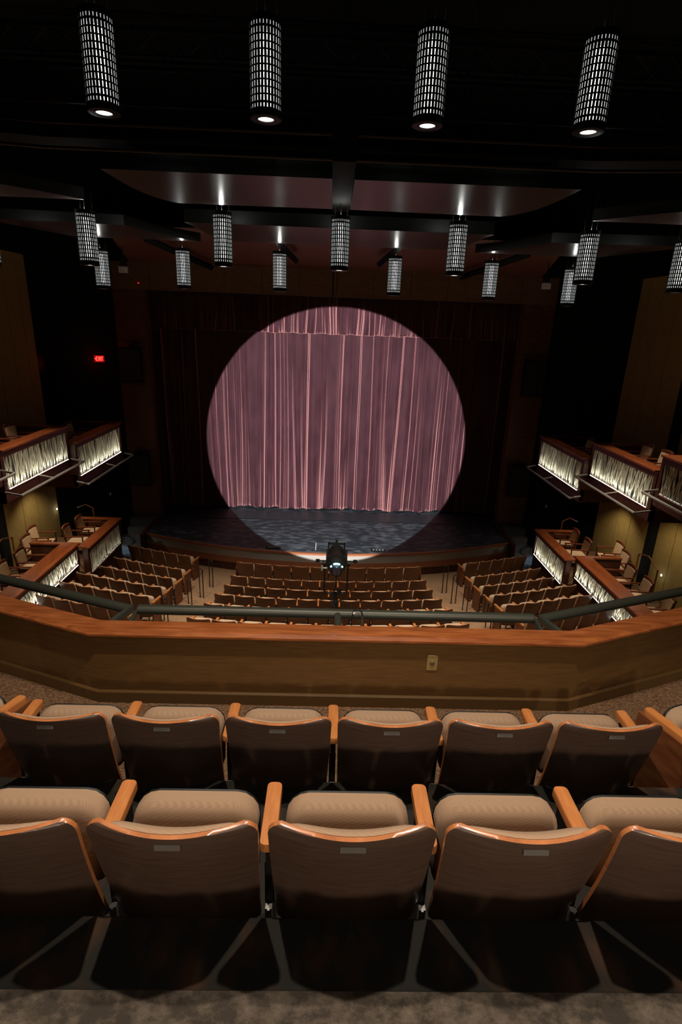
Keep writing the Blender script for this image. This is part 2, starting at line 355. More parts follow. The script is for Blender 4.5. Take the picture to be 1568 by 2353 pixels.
# ------------------------------------------------------------------ house curtain
def curtain(name, x0, x1, y, z0, z1, folds, depth, seed, hem=0.05, spread=1.0):
    """heavy velvet with irregular folds: flat faces, soft swells and narrow pleats, each fading or growing towards the top"""
    import bisect
    rnd = random.Random(seed); prof = []; x = x0
    while x < x1:
        wf = rnd.choice((0.03, 0.05, 0.07, 0.11, 0.16, 0.24))*folds; wp = rnd.uniform(0.022, 0.07)*folds
        d = rnd.choice((0.12, 0.3, 0.5, 0.8, 1.1))*depth; tp = rnd.uniform(0.15, 1.25); sw = rnd.uniform(0.05, 0.75)*depth*min(1, wf/0.15)
        prof += [(x, 0.0, 1.0), (x+wf*0.5, -sw, 0.4), (x+wf, 0.0, tp), (x+wf+wp*0.45, -d, tp), (x+wf+wp*0.6, -d*0.9, tp)]
        x += wf+wp
    keys = [p[0] for p in prof]; pts = []; n = int((x1-x0)/(0.008*folds)); ph = [rnd.uniform(0, 6.28) for _ in range(12)]
    for i in range(n+1):
        xx = lerp(x0, x1, i/n); k = max(1, min(len(prof)-1, bisect.bisect_right(keys, xx))); a, b = prof[k-1], prof[k]
        t = min(1, max(0, (xx-a[0])/max(1e-6, b[0]-a[0]))); t = t*t*(3-2*t); pts.append((xx, lerp(a[1], b[1], t), lerp(a[2], b[2], t)))
    me = MB(); rows = [0, .006, .014, .025, .06, .12, .2, .3, .4, .5, .62, .74, .86, .95, 1.0]; vs = []
    for v in rows:
        z = lerp(z0, z1, v)
        for xx, dy, tp in pts:
            amp = lerp(1.35, tp, min(1, v*1.4))
            sw = 0.04*(1-v)*math.sin(xx*5.1+ph[0]) + 0.06*(1-v)*math.sin(xx*1.7+ph[1]) + 0.03*(1-v)*math.sin(xx*11+ph[2]+v*2) + 0.006*math.sin(v*23+xx*3)
            drift = 0.07*math.sin(xx*2.3+ph[3])*(1-v)**2 + 0.05*math.sin(xx*7.7+ph[7])*(1-v)**3 + 0.02*math.sin(v*5+xx*4+ph[4])
            hz = hem*(0.5*math.sin(xx*6.0+ph[5])+0.5*math.sin(xx*13+ph[6])-dy*4)*0.35*max(0, 1-v/0.06)
            roll = -0.035*math.sin(min(1, v/0.025)*math.pi)
            vs.append((xx+drift*spread, y + dy*amp + sw + roll, z+hz))
    W_ = len(pts); fs = [(r*W_+i, r*W_+i+1, (r+1)*W_+i+1, (r+1)*W_+i) for r in range(len(rows)-1) for i in range(W_-1)]
    me.add(vs, fs)
    return me.build(name, M['velvet'], ang=180)
o = curtain('house_curtain', -6.9, 6.9, 20.35, 0.84, 8.9, 1.35, 0.13, 11, hem=0.10)
tag(o, 'floor-length pleated plum velvet house curtain lit by the round spot beam', 'curtain')
o = curtain('curtain_valance', -6.9, 6.9, 20.02, 7.33, 8.9, 1.0, 0.10, 5, hem=0.06, spread=0.6)
tag(o, 'short gathered plum velvet valance above the long stage curtain', 'valance')
# ================================================================== ceiling clouds
def cloud(name, poly, z, th, label, curve=0.0, lip=None):
    m = MB(); m.prism(poly, z, z+th, 0)
    # material: underside lacquer, edges grey green
    me = m
    for i in range(len(me.f)): me.m[i] = 0 if i == 0 else 1
    o = me.build(name, [M['cloud'], M['cloud_side']], smooth=False)
    return tag(o, label, 'ceiling panel', 'suspended acoustic ceiling panels')
def bez(p0, p1, p2, n=14):
    return [(lerp(lerp(p0[0], p1[0], t), lerp(p1[0], p2[0], t), t), lerp(lerp(p0[1], p1[1], t), lerp(p1[1], p2[1], t), t)) for t in [i/n for i in range(n+1)]]
def mir(poly): return [(-x, y) for x, y in poly][::-1]
c1 = [(-0.165, 9.1), (-0.165, 11.3)] + bez((-2.95, 11.35), (-3.5, 11.0), (-3.50, 9.1))
cloud('ceiling_panel', c1, 9.65, 0.22, 'large left half of the nearest suspended lacquered ceiling panel')
cloud('ceiling_panel', mir(c1), 9.65, 0.22, 'large right half of the nearest suspended lacquered ceiling panel')
c2 = [(-0.02, 12.6), (-0.02, 15.2), (-3.2, 15.2)] + bez((-3.4, 15.2), (-4.0, 14.4), (-3.9, 12.6), 8)[1:]
c2 = [(3.2, 12.6), (2.9, 15.2), (-2.9, 15.2), (-3.2, 12.6)]
cloud('ceiling_panel', c2, 9.53, 0.25, 'long centre ceiling panel of the second line, nearer the stage')
c3 = [(-3.45, 15.2), (-6.6, 15.2), (-7.6, 12.9)] + bez((-4.6, 13.1), (-3.9, 14.9), (-3.45, 15.2), 8)
cloud('ceiling_panel', c3, 9.50, 0.2, 'left wing ceiling panel of the second line with curved corner')
cloud('ceiling_panel', mir(c3), 9.50, 0.2, 'right wing ceiling panel of the second line with curved corner')
c4 = bez((-9.2, 8.2), (-6.0, 9.6), (-4.7, 11.4), 10) + [(-9.3, 11.4)]
cloud('ceiling_panel', c4, 9.65, 0.2, 'left side ceiling panel tapering to a point above the box pendant')
cloud('ceiling_panel', mir(c4), 9.65, 0.2, 'right side ceiling panel tapering to a point above the box pendant')
# centre catwalk spine between the two halves and black beams behind
m = MB(); m.b2((-0.17, 8.8, 9.8), (0.17, 12.4, 10.6)); m.tube([(-0.12, 18.6, 9.2), (-0.12, 18.6, 8.3)], 0.02)
tag(m.build('ceiling_spine_beam', M['black_paint'], smooth=False), 'black beam running between the two halves of the nearest ceiling panel', 'beam')
bl = {-1: 'black diagonal steel beam left of centre under the red soffit', 1: 'black diagonal steel beam right of centre under the red soffit'}
for sx in (-1, 1):
    m = MB(); m.tube([(sx*1.6, 15.3, 9.62), (sx*1.2, 17.2, 9.35)], 0.10, 4)
    tag(m.build('diagonal_beam', M['black_paint']), ('short ' + bl[sx]), 'beam')
    m = MB(); m.tube([(sx*4.9, 15.4, 9.55), (sx*3.9, 18.6, 9.2)], 0.09, 4)
    tag(m.build('diagonal_beam', M['black_paint']), ('long outer ' + bl[sx]), 'beam')
# catwalk with pipes above the clouds
cw = empty('catwalk', 'dark steel ceiling catwalk with pipe rails above the near ceiling panels', 'catwalk', (0, 9.25, 9.98))
m = MB(); line = [(-9, -0.9), (-4.2, 0.0), (3.6, 0.0), (9, -0.9)]
m.strip(line, [(-0.3, 0.0), (0.3, 0.0), (0.3, 0.06), (-0.3, 0.06)]); m.build('walkway', M['black_paint'], cw)
for z in (-0.14, 0.16):
    m = MB(); m.tube([(x, y-0.36, z) for x, y in line], 0.022); m.build('pipe_rail', M['hair_metal'], cw)
for x in (-7, -5, -3, -1, 1, 3, 5, 7):
    yy = (0.0 if abs(x) < 4 else -(abs(x)-4)*0.18)-0.36
    m = MB(); m.tube([(x, yy, -0.16), (x, yy, 0.18)], 0.014); m.build('post', M['black_metal'], cw)
for k, (yy, zz) in enumerate(((9.9, 10.7), (11.2, 11.7), (12.6, 12.3))):
    m = MB()
    for dz in (0, 0.45): m.tube([(-9.3, yy, zz+dz), (9.3, yy, zz+dz)], 0.03, 6)
    for x in range(-18, 19):
        m.tube([(x*0.5, yy, zz+(0.45 if x % 2 else 0)), ((x+1)*0.5, yy, zz+(0 if x % 2 else 0.45))], 0.012, 4)
    tag(m.build('ceiling_truss', M['black_metal']), 'black open-web roof truss, %s from the stage side' % ORD[k], 'truss')

# ================================================================== pendants
PD, PH = 0.36, 0.94
def pendant_parts(root, cable_top):
    R = PD/2; m = MB(); n = 30; rows = 12; z0 = 0.055; ph = (PH-0.11)/rows
    def P(a, z, r=R): return (r*math.cos(a), r*math.sin(a), z)
    for i in range(rows):
        zb, zt = z0+i*ph, z0+(i+1)*ph
        short = i in (0, rows-1)
        for j in range(n):
            a0, a1 = 2*math.pi*j/n, 2*math.pi*(j+1)/n; am = (a0+a1)/2; hw = (a1-a0)*0.115; up = (i+j) % 2
            wb, wt = (hw*1.2, hw*0.8) if up else (hw*0.8, hw*1.2)
            hb, ht = zb+ph*(0.12 if not short else 0.24), zt-ph*(0.12 if not short else 0.24)
            vs = [P(a0, zb), P(a1, zb), P(a1, zt), P(a0, zt), P(am-wb, hb), P(am+wb, hb), P(am+wt, ht), P(am-wt, ht)]
            m.add(vs, [(0, 1, 5, 4), (1, 2, 6, 5), (2, 3, 7, 6), (3, 0, 4, 7)])
    for a, b in ((0.0, z0), (z0+rows*ph, PH)):
        vs = [P(2*math.pi*j/n, z) for z in (a, b) for j in range(n)]
        m.add(vs, [(j, (j+1) % n, n+(j+1) % n, n+j) for j in range(n)])
    m.build('perforated_shade', M['black_metal'], root, smooth=False)
    m = MB(); m.lathe([(R*0.92, 0.03), (R*0.92, PH-0.05)], 28); m.f = m.f[:28]; m.m = m.m[:28]
    d = m.build('diffuser_tube', M['diffuser'], root)
    m = MB(); m.lathe([(0.0, 0.13), (0.058, 0.14), (0.058, PH-0.13), (0.0, PH-0.12)], 12); m.build('lamp_tube', M['core'], root)
    m = MB(); m.lathe([(R*0.99, -0.004), (R*0.99, 0.02), (R*0.52, 0.02), (R*0.50, 0.0), (R*0.52, -0.008), (R*0.93, -0.010), (R*0.99, -0.004)], 28)
    m.f = [f for f in m.f if len(f) == 4]; m.m = m.m[:len(m.f)]
    ring = m.build('bottom_ring', M['black_metal'], root)
    m = MB(); m.lathe([(0.0, 0.004), (R*0.50, 0.004), (R*0.50, 0.012), (0.0, 0.012)], 24); m.build('lens', M['lens'], ring)
    m = MB()
    for k in range(3):
        a = 2.1*k+0.4; m.tube([(R*0.75*math.cos(a), R*0.75*math.sin(a), PH-0.02), (R*0.5*math.cos(a), R*0.5*math.sin(a), cable_top)], 0.003, 4)
    m.tube([(0, 0, PH-0.1), (0, 0, cable_top)], 0.006, 5); m.build('cable', M['black_metal'], root)
    # crossbar that carries the cables
    m = MB(); m.box((0, 0, PH-0.01), (PD*0.96, 0.02, 0.012)); m.box((0, 0, PH-0.01), (0.02, PD*0.96, 0.012)); m.build('crossbar', M['black_metal'], root)
protos = {}
def pendant(x, y, zb, row, label, group):
    ct = 13.0-zb
    key = round(ct, 2)
    if key not in protos:
        r = empty('pendant_light', label, 'pendant lamp', (x, y, zb), 0, group); pendant_parts(r, ct); protos[key] = r
    else: r = dup(protos[key], (x, y, zb), 0, label, group)
    lamp('pendant_downlight', 'SPOT', (x, y, zb-0.03), P_ROW[row]*(0.5 if abs(x) > 6.5 else 0.95 if abs(x) > 4.5 and row == 2 else 1.0), WARM, aim=(x, y, 0), spot_size=rad(CONE[row]), spot_blend=0.45, shadow_soft_size=0.05).parent = None
    if row in (1, 2, 3):
        lamp('pendant_uplight', 'POINT', (x, y-0.02, zb+PH+0.012), P_UP[row], COOL, shadow_soft_size=0.03)
    return r
w4 = ['leftmost', 'second from left', 'third from left', 'rightmost']
for k, (x, z) in enumerate(((-2.80, 9.86), (-0.94, 9.87), (0.94, 9.88), (2.84, 9.89))):
    pendant(x, 7.5, z, 1, 'perforated black cylinder pendant, %s of the four large ones along the top' % w4[k], 'large near pendants')
g2 = 'middle row of cylinder pendants'
pendant(-6.68, 11.6, 8.49, 2, 'lit pendant of the middle row cut off by the left picture edge', g2)
pendant(-4.80, 11.6, 8.57, 2, 'lit middle-row pendant above the left boxes, just left of a smaller one', g2)
pendant(-2.24, 11.6, 8.64, 2, 'middle-row pendant under the left half of the ceiling panel', g2)
pendant(0.0, 11.6, 8.65, 2, 'middle-row pendant hanging on the centre line below the black beam', g2)
pendant(2.25, 11.6, 8.64, 2, 'middle-row pendant under the right half of the ceiling panel', g2)
pendant(4.80, 11.6, 8.57, 2, 'lit middle-row pendant above the right boxes, overlapping a smaller one', g2)
pendant(6.68, 11.6, 8.49, 2, 'lit pendant of the middle row cut off by the right picture edge', g2)
w6 = ['leftmost', 'second from left', 'third from left', 'fourth from left', 'fifth from left', 'rightmost']
for k, (x, z) in enumerate(((-6.05, 8.33), (-3.97, 8.41), (-1.50, 8.43), (1.47, 8.43), (3.97, 8.41), (6.08, 8.33))):
    pendant(x, 15.4, z, 3, 'small far perforated pendant near the stage, %s of six' % w6[k], 'far row of small pendants')
# pendants over the balcony itself: their light falls on the seats in front (they hang above the frame)
for x in (-0.94, 0.94):
    lamp('balcony_downlight', 'SPOT', (x, 2.36, 9.85), P_ROW[0]*1.12, WARM, aim=(x, 2.36, 0), spot_size=rad(105), spot_blend=0.55, shadow_soft_size=0.045)

# ================================================================== balcony: floors, parapet, rail
m = MB(); m.prism([(-9, 2.32), (9, 2.32), (9, 6.17), (1.76, 3.46), (-1.76, 3.46), (-9, 6.17)], 4.70, 4.94)
struct(m.build('floor_balcony', M['carpet'], smooth=False))
m = MB(); m.b2((-9, 1.35, 4.70), (9, 2.32, 5.315)); struct(m.build('floor_balcony_tier', M['black_step'], smooth=False))
m = MB(); m.b2((-9, 1.125, 5.2), (9, 1.35, 5.690)); struct(m.build('trim_step_nosing', M['black_step'], bevel=0.006, smooth=False))
m = MB(); m.b2((-9, -2, 4.70), (9, 1.125, 5.694)); struct(m.build('floor_balcony_rear_tier', M['grey_carpet'], smooth=False))

wl = [(-8.9, 3.43+7.15*0.376), (-1.75, 3.43), (1.75, 3.43), (8.9, 3.43+7.15*0.376)]     # inner face of the parapet
pw = empty('balcony_parapet', 'olive brown wood balcony front with mahogany cap along the whole balcony', 'balcony front', (0, 3.43, 4.94))
wl0 = [(a, b-3.43) for a, b in wl]
m = MB(); m.strip(wl0, [(0.0, 0.10), (0.0, 0.565), (0.12, 0.565), (0.12, -0.24), (0.02, -0.24), (0.02, 0.10)]); m.build('wall_panel', M['parapet'], pw)
m = MB(); m.strip(wl0, [(-0.018, 0.0), (-0.018, 0.088), (-0.008, 0.100), (0.006, 0.100), (0.006, 0.0)]); m.build('base_board', M['base'], pw)
m = MB(); m.strip(wl0, [(-0.032, 0.566), (-0.040, 0.572), (-0.040, 0.588), (-0.020, 0.609), (-0.014, 0.610), (0.120, 0.610), (0.128, 0.602), (0.128, 0.578), (0.120, 0.572)]); m.build('cap', M['mahogany'], pw)
m = MB(); m.strip(wl0, [(-0.008, 0.556), (-0.008, 0.573), (0.02, 0.573), (0.02, 0.556)]); m.build('bead', M['black_plastic'], pw)
struct(pw)

# dark metal guard rail outboard of the cap
def offset(line, d):
    P = [Vector(p) for p in line]; out = []
    for i, p in enumerate(P):
        d1 = (P[i]-P[i-1]).normalized() if i else (P[1]-P[0]).normalized(); d2 = (P[i+1]-P[i]).normalized() if i < len(P)-1 else d1
        n1 = Vector((-d1.y, d1.x)); n2 = Vector((-d2.y, d2.x)); nn = (n1+n2).normalized(); nn /= nn.dot(n1); out.append(p+nn*d)
    return out
RZ = 5.52
ol = offset(wl, 0.345); il = offset(wl, 0.125)
def gr(name, pts, label, extra=()):
    e = empty(name, label, 'guard rail', pts[0], 0, 'balcony guard rails')
    q = [tuple(Vector(p)-Vector(pts[0])) for p in pts]
    m = MB(); m.tube(q, 0.030, 14); m.build('rail_pipe', M['rail_metal'], e)
    for a, b, r in extra:
        m = MB(); m.tube([tuple(Vector(a)-Vector(pts[0])), tuple(Vector(b)-Vector(pts[0]))], r, 14); m.build('support', M['rail_metal'], e)
    return e
gx = 0.028
gr('guard_rail', [(-1.53, 3.555, RZ-0.01), (-1.53, 3.775, RZ), (1.53, 3.775, RZ), (1.53, 3.555, RZ-0.01)],
   'centre dark pipe guard rail along the middle of the balcony front',
   [((0.0, 3.775, RZ), (0.0, 3.55, RZ-0.01), 0.030), ((-0.09, 3.775, RZ), (0.17, 3.775, RZ), 0.036)])
for sx, nm in ((-1, 'left'), (1, 'right')):
    dx, dy = sx*0.936, 0.352
    a = Vector((sx*1.59, 3.765, RZ)); far = 1.62
    b = a + Vector((dx, dy, 0))*far
    nrm = Vector((sx*-0.352, 0.936, 0))*-0.22
    gr('guard_rail', [tuple(a+nrm), tuple(a), tuple(b), tuple(b+nrm)], nm + ' dark pipe guard rail on the angled wing of the balcony front')
    a2 = b + Vector((dx, dy, 0))*0.06; b2 = a2 + Vector((dx, dy, 0))*3.5
    gr('guard_rail', [tuple(a2+nrm), tuple(a2), tuple(b2), tuple(b2+nrm)], 'second ' + nm + ' guard rail section beginning at the picture edge')

# brass outlet on the parapet
o = empty('wall_outlet', 'brass round-socket outlet plate on the balcony front panel', 'outlet', (0.695, 3.428, 5.330))
m = MB(); m.box((0, -0.002, 0), (0.078, 0.006, 0.125)); m.build('cover_plate', M['brass'], o, bevel=0.002)
m = MB(); m.lathe([(0.0, 0), (0.019, 0), (0.019, 0.006), (0.015, 0.008), (0.0, 0.008)], 20, (0, -0.005, 0), axis=(0, -1, 0)); sk = m.build('socket', M['brass_dark'], o)
m = MB()
for dx, dz in ((-0.006, 0.004), (0.006, 0.004), (0, -0.007)): m.box((dx, -0.0135, dz), (0.002, 0.002, 0.007))
m.build('contact_slot', M['black_plastic'], sk)
m = MB()
for dz in (0.052, -0.052): m.lathe([(0.0, 0), (0.003, 0), (0.0, 0.002)], 8, (0, -0.005, dz), axis=(0, -1, 0))
m.build('screw', M['brass_dark'], o)

# ================================================================== theatre seats
def seat_shapes(wd, near):
    """parts of one tip-up seat; wd is the seat's pitch"""
    hw = wd/2-0.014; nu = 20 if near else 12; parts = {}
    # --- back shell: bent plywood, centre bulging to the rear
    zt, zb, r = 0.87, 0.23, 0.045; th = 0.016
    zs = [zb, zb+0.002, zb+0.006, zb+0.014, zb+0.024, zb+0.036, zb+0.11, zb+0.2, zb+0.3, zb+0.4, zb+0.5, zt-0.045, zt-0.030, zt-0.018, zt-0.008, zt-0.002, zt]
    if not near: zs = [zb, zb+0.02, zb+0.06, zb+0.2, zb+0.4, zt-0.045, zt-0.025, zt-0.008, zt]
    def half(z):
        k = hw - 0.016*(zt-z)/0.6
        d = max(0, z-(zt-r)); b = max(0, (zb+0.035)-z)
        if d > 0: k -= r-math.sqrt(max(0, r*r-d*d))
        if b > 0: k -= 0.035-math.sqrt(max(0, 0.035**2-b*b))
        return k
    def surf(u, z, off):
        v = (z-zb)/(zt-zb)
        y = 0.145*(1-v)**1.15 - 0.052*(1-u*u) + 0.02*(abs(u)**6)*(1-v)**3
        sy = -2*u*0.068/hw; nn = Vector((sy*-1, -1, 0)).normalized()
        return (half(z)*u, y-off, z-0.006*(1-u*u)*v)
    m = MB(); us = [-1+2*i/nu for i in range(nu+1)]
    K = len(us)
    A = [surf(u, z, 0.0) for z in zs for u in us]; B = [surf(u, z, -th) for z in zs for u in us]
    n = len(zs); nA = len(A)
    fa = [(i*K+j, i*K+j+1, (i+1)*K+j+1, (i+1)*K+j) for i in range(n-1) for j in range(K-1)]
    m.add(A+B, fa, 0); m.f += [(a+nA, d+nA, c+nA, b+nA) for a, b, c, d in fa]; m.m += [0]*len(fa)
    for i in range(n-1):
        for j in (0, K-1): m.f.append((i*K+j, (i+1)*K+j, nA+(i+1)*K+j, nA+i*K+j)); m.m.append(1)
    for j in range(K-1):
        for i in (0, n-1): m.f.append((i*K+j, i*K+j+1, nA+i*K+j+1, nA+i*K+j)); m.m.append(1)
    parts['back_shell'] = m.mesh('back_shell', [M['seat_wood'] if near else M['far_wood'], M['edge_wood']], ang=50)
    # --- upholstered pad on the front of the shell
    m = MB(); ku, kv = (14, 10) if near else (8, 5); vs = []
    for side in (0, 1):
        for i in range(kv+1):
            z = lerp(0.36, 0.868, i/kv)
            for j in range(ku+1):
                u = -1+2*j/ku; e = (1-abs(u)**5)*(1-abs(2*i/kv-1)**7)
                x, y, zz = surf(u*0.93, min(z, zt), -th)
                vs.append((x*0.97, y + (0.0 if side == 0 else 0.012+0.055*e**0.4), z+0.004-0.006*(1-u*u)-0.030*abs(u)**8*i/kv))
    K2 = ku+1; n2 = K2*(kv+1)
    fb = [(i*K2+j, i*K2+j+1, (i+1)*K2+j+1, (i+1)*K2+j) for i in range(kv) for j in range(ku)]
    m.add(vs, fb); m.f += [(a+n2, d+n2, c+n2, b+n2) for a, b, c, d in fb]; m.m += [0]*len(fb)
    for i in range(kv):
        for j in (0, ku): m.f.append((i*K2+j, (i+1)*K2+j, n2+(i+1)*K2+j, n2+i*K2+j)); m.m.append(0)
    for j in range(ku):
        for i in (0, kv): m.f.append((i*K2+j, i*K2+j+1, n2+i*K2+j+1, n2+i*K2+j)); m.m.append(0)
    fm = M['fabric'] if near else M['far_fabric']
    parts['back_cushion'] = m.mesh('back_cushion', fm, ang=60)
    # --- seat pad tipped up
    hc = wd/2-0.050; m = MB()
    def padring(t, inset, y):   # rounded rectangle outline in local (x, h)
        out = []; h0, h1, rc = 0.0, 0.335, 0.085
        hx = hc-inset; a0, a1 = h0+inset, h1-inset; rc2 = max(0.02, rc-inset)
        for cx, cz, s0 in ((hx-rc2, a1-rc2, 0), (-hx+rc2, a1-rc2, 1), (-hx+0.03, a0+0.03, 2), (hx-0.03, a0+0.03, 3)):
            rr = rc2 if s0 < 2 else 0.03
            for k in range(5):
                a = (s0+k/4)*math.pi/2; out.append((cx+rr*math.cos(a), y, cz+rr*math.sin(a)))
        return out
    lay = [(0.06, 0.0), (0.030, 0.003), (0.012, 0.014), (0.002, 0.034), (0.0, 0.055), (0.0, 0.088)]
    tilt = 0.16; base = Vector((0, 0.185, 0.345 if near else 0.385))
    def T(p):
        v = Matrix.Rotation(-tilt, 3, 'X') @ Vector(p); return tuple(v+base)
    vs = []; k = 20
    for ins, y in lay: vs += [T(p) for p in padring(0, ins, y)]
    fs = [(i*k+j, i*k+(j+1) % k, (i+1)*k+(j+1) % k, (i+1)*k+j) for i in range(len(lay)-1) for j in range(k)]
    fs += [tuple(range(k-1, -1, -1)), tuple((len(lay)-1)*k+j for j in range(k))]
    m.add(vs, fs); parts['seat_cushion'] = m.mesh('seat_cushion', fm, ang=60)
    m = MB(); vs = []; lay = [(0.004, 0.088), (-0.001, 0.098), (0.012, 0.112), (0.05, 0.125)]
    for ins, y in lay: vs += [T(p) for p in padring(0, ins, y)]
    m.add(vs, [(i*k+j, i*k+(j+1) % k, (i+1)*k+(j+1) % k, (i+1)*k+j) for i in range(len(lay)-1) for j in range(k)] + [tuple(range(k-1, -1, -1)), tuple((len(lay)-1)*k+j for j in range(k))])
    parts['seat_shell'] = m.mesh('seat_shell', M['black_plastic'], ang=60)
    # --- armrest and standard on the seat's left, and the same on the right for the last seat
    def arm(x, wdt=0.058):
        m = MB(); poly = []
        for cx, cy, s0 in ((0, 0.395 if near else 0.50, 0), (0, 0.120, 2)):
            hwid = wdt/2; rr = 0.018
            for q in range(2):
                sxx = 1 if (q == 0) == (s0 == 0) else -1
                for kk in range(5):
                    a = (s0+q+kk/4)*math.pi/2
                    poly.append((x+(hwid-rr)*(1 if math.cos((s0+q+0.5)*math.pi/2) > 0 else -1)+rr*math.cos(a), cy+(-rr if s0 == 0 else rr)+rr*math.sin(a)))
        n = len(poly); ly = [(0.995, 0.608), (1.0, 0.614), (1.0, 0.634), (0.94, 0.641)]; vs = []
        for s_, z in ly: vs += [(x+(px-x)*s_, 0.275+(py-0.275)*(1-(1-s_)*0.2), z-0.018*((0.42-py)/0.28 < 0.2)*0) for px, py in poly]
        m.add(vs, [(i*n+j, i*n+(j+1) % n, (i+1)*n+(j+1) % n, (i+1)*n+j) for i in range(3) for j in range(n)] + [tuple(range(n-1, -1, -1)), tuple(3*n+j for j in range(n))])
        return m.mesh('armrest', M['arm_wood'], ang=50)
    def std(x):
        m = MB(); m.b2((x-0.011, 0.15, 0.03), (x+0.011, 0.36, 0.608)); m.b2((x-0.017, 0.17, 0.30), (x+0.017, 0.31, 0.50)); m.b2((x-0.03, 0.10, 0), (x+0.03, 0.40, 0.03))
        return m.mesh('standard', M['black_metal'], smooth=False)
    def brk(x):
        m = MB(); m.b2((x-0.012, 0.125, 0.05), (x+0.012, 0.145, 0.33)); m.b2((x-0.004, 0.119, 0.05), (x+0.004, 0.125, 0.33))
        return m.mesh('bracket', M['chrome'], smooth=False)
    parts['armrest'] = arm(-wd/2); parts['armrest_R'] = arm(wd/2)
    parts['standard'] = std(-wd/2); parts['standard_R'] = std(wd/2)
    parts['bracket'] = brk(-wd/2); parts['bracket_R'] = brk(wd/2)
    m = MB(); m.box((0, -0.0502, 0.830), (0.078, 0.004, 0.019), rx=-0.22); parts['number_plate'] = m.mesh('number_plate', M['plate'], smooth=False)
    def endp(x, sx):
        m = MB(); poly = [(0.10, 0.0), (0.42, 0.0), (0.43, 0.30), (0.415, 0.607), (0.125, 0.607), (0.06, 0.30)]
        vs = [(x+d, y, z) for d in (0, sx*0.024) for y, z in poly]; n = len(poly)
        m.add(vs, [tuple(range(n-1, -1, -1)), tuple(range(n, 2*n))] + [(i, (i+1) % n, n+(i+1) % n, n+i) for i in range(n)])
        return m.mesh('end_panel', M['side_wood'], smooth=False)
    parts['end_panel_L'] = endp(-wd/2-0.012, -1); parts['end_panel_R'] = endp(wd/2+0.012, 1)
    return parts
SHP = {}
def place_seat(x, y, z, rz, wd, near, label, group, last=False, endL=False, endR=False):
    key = (wd, near)
    if key not in SHP: SHP[key] = seat_shapes(wd, near)
    sh = SHP[key]; e = empty('theatre_seat', label, 'theatre seat', (x, y, z), rz, group)
    names = ['back_shell', 'back_cushion', 'seat_cushion', 'seat_shell', 'armrest', 'standard']
    if near: names += ['bracket', 'number_plate']
    if last: names += ['armrest_R', 'standard_R'] + (['bracket_R'] if near else [])
    if endL: names.append('end_panel_L')
    if endR: names.append('end_panel_R')
    made = {}
    for nme in names:
        c = bpy.data.objects.new(nme.replace('_L', '').replace('_R', ''), sh[nme]); C.objects.link(c); made[nme] = c
        c.parent = made[{'number_plate': 'back_shell', 'bracket': 'standard', 'bracket_R': 'standard_R'}[nme]] if nme in ('number_plate', 'bracket', 'bracket_R') else e
    return e

# balcony row nearest the camera
w5 = ['leftmost', 'second from left', 'centre', 'second from right', 'rightmost']
for k in range(5):
    place_seat(-1.110+0.5570*k+0.0, 1.285, 5.315, 0, 0.557, True,
               'large dark walnut-backed tip-up seat, %s in the balcony row nearest the camera' % w5[k], 'balcony seats, near row')
for x, nm in ((-1.667, 'left'), (1.675, 'right')):
    place_seat(x, 1.285, 5.315, 0, 0.557, True, 'tip-up seat of the near balcony row mostly beyond the %s picture edge' % nm, 'balcony seats, near row', last=(nm == 'right'))
# second balcony row, by the parapet
w6b = ['leftmost', 'second from left', 'third from left', 'third from right', 'second from right', 'rightmost']
for k in range(6):
    place_seat(-1.425+0.5555*k, 2.225, 4.94, 0, 0.5555, True,
               'walnut-backed tip-up seat, %s of six in the row by the balcony front' % w6b[k], 'balcony seats, front row', last=(k == 5))
# the two turned neighbours of that row at the picture edges
for sx, nm in ((-1, 'left'), (1, 'right')):
    place_seat(sx*2.20, 2.37, 4.94, sx*0.34, 0.5555, True, 'turned tip-up seat cut off by the %s picture edge, by the balcony front' % nm,
               'balcony seats, turned wings', last=True, endL=(sx > 0), endR=(sx < 0))
# the row the photographer stands behind: only its shadows reach the picture
for k in range(6):
    place_seat(-1.39+0.557*k, 0.20, 5.694, 0, 0.557, True, 'tip-up seat in the balcony row the camera looks over, below the frame', 'balcony seats below the frame', last=(k == 5))

# orchestra seats
rown = ['the row nearest the stage', 'the second row from the stage', 'the third row from the stage', 'the fourth row from the stage', 'the fifth row, behind the balcony rail', 'the sixth row, just above the balcony cap']
cen = [(10, 2.80), (11, 2.79), (10, 2.80), (11, 2.86), (12, 2.91), (11, 3.03)]
for r, (n, half) in enumerate(cen):
    R = ROW_R[r]; a = math.asin(half/R); wd = round(2*a*R/n, 3)
    for k in range(n):
        t = -a + (k+0.5)*2*a/n
        place_seat(R*math.sin(t), YC-R*math.cos(t), ROW_Z[r], t, wd, False,
                   'centre-block seat, %s from left in %s' % (ORD[k], rown[r]), 'centre block orchestra seats', last=(k == n-1), endL=(k == 0), endR=(k == n-1))
for sx, nm in ((-1, 'left'), (1, 'right')):
    for r in range(6):
        R = ROW_R[r]; n = 5
        xi, xo = 4.22, (6.40, 6.45, 6.48, 6.70, 6.66, 6.62)[r]
        if r == 5: xi = 4.36
        a0, a1 = math.asin(xi/R), math.asin(xo/R); wd = round((a1-a0)*R/n, 3)
        for k in range(n):
            t = a0 + (k+0.5)*(a1-a0)/n
            place_seat(sx*R*math.sin(t), YC-R*math.cos(t), ROW_Z[r], sx*t, wd, False,
                       '%s-block seat, %s from the aisle in %s' % (nm, ORD[k], rown[r]), nm+' block orchestra seats',
                       last=True if (sx > 0 and k == n-1) or (sx < 0 and k == 0) else False, endL=(sx > 0 and k == 0), endR=(sx < 0 and k == 0))

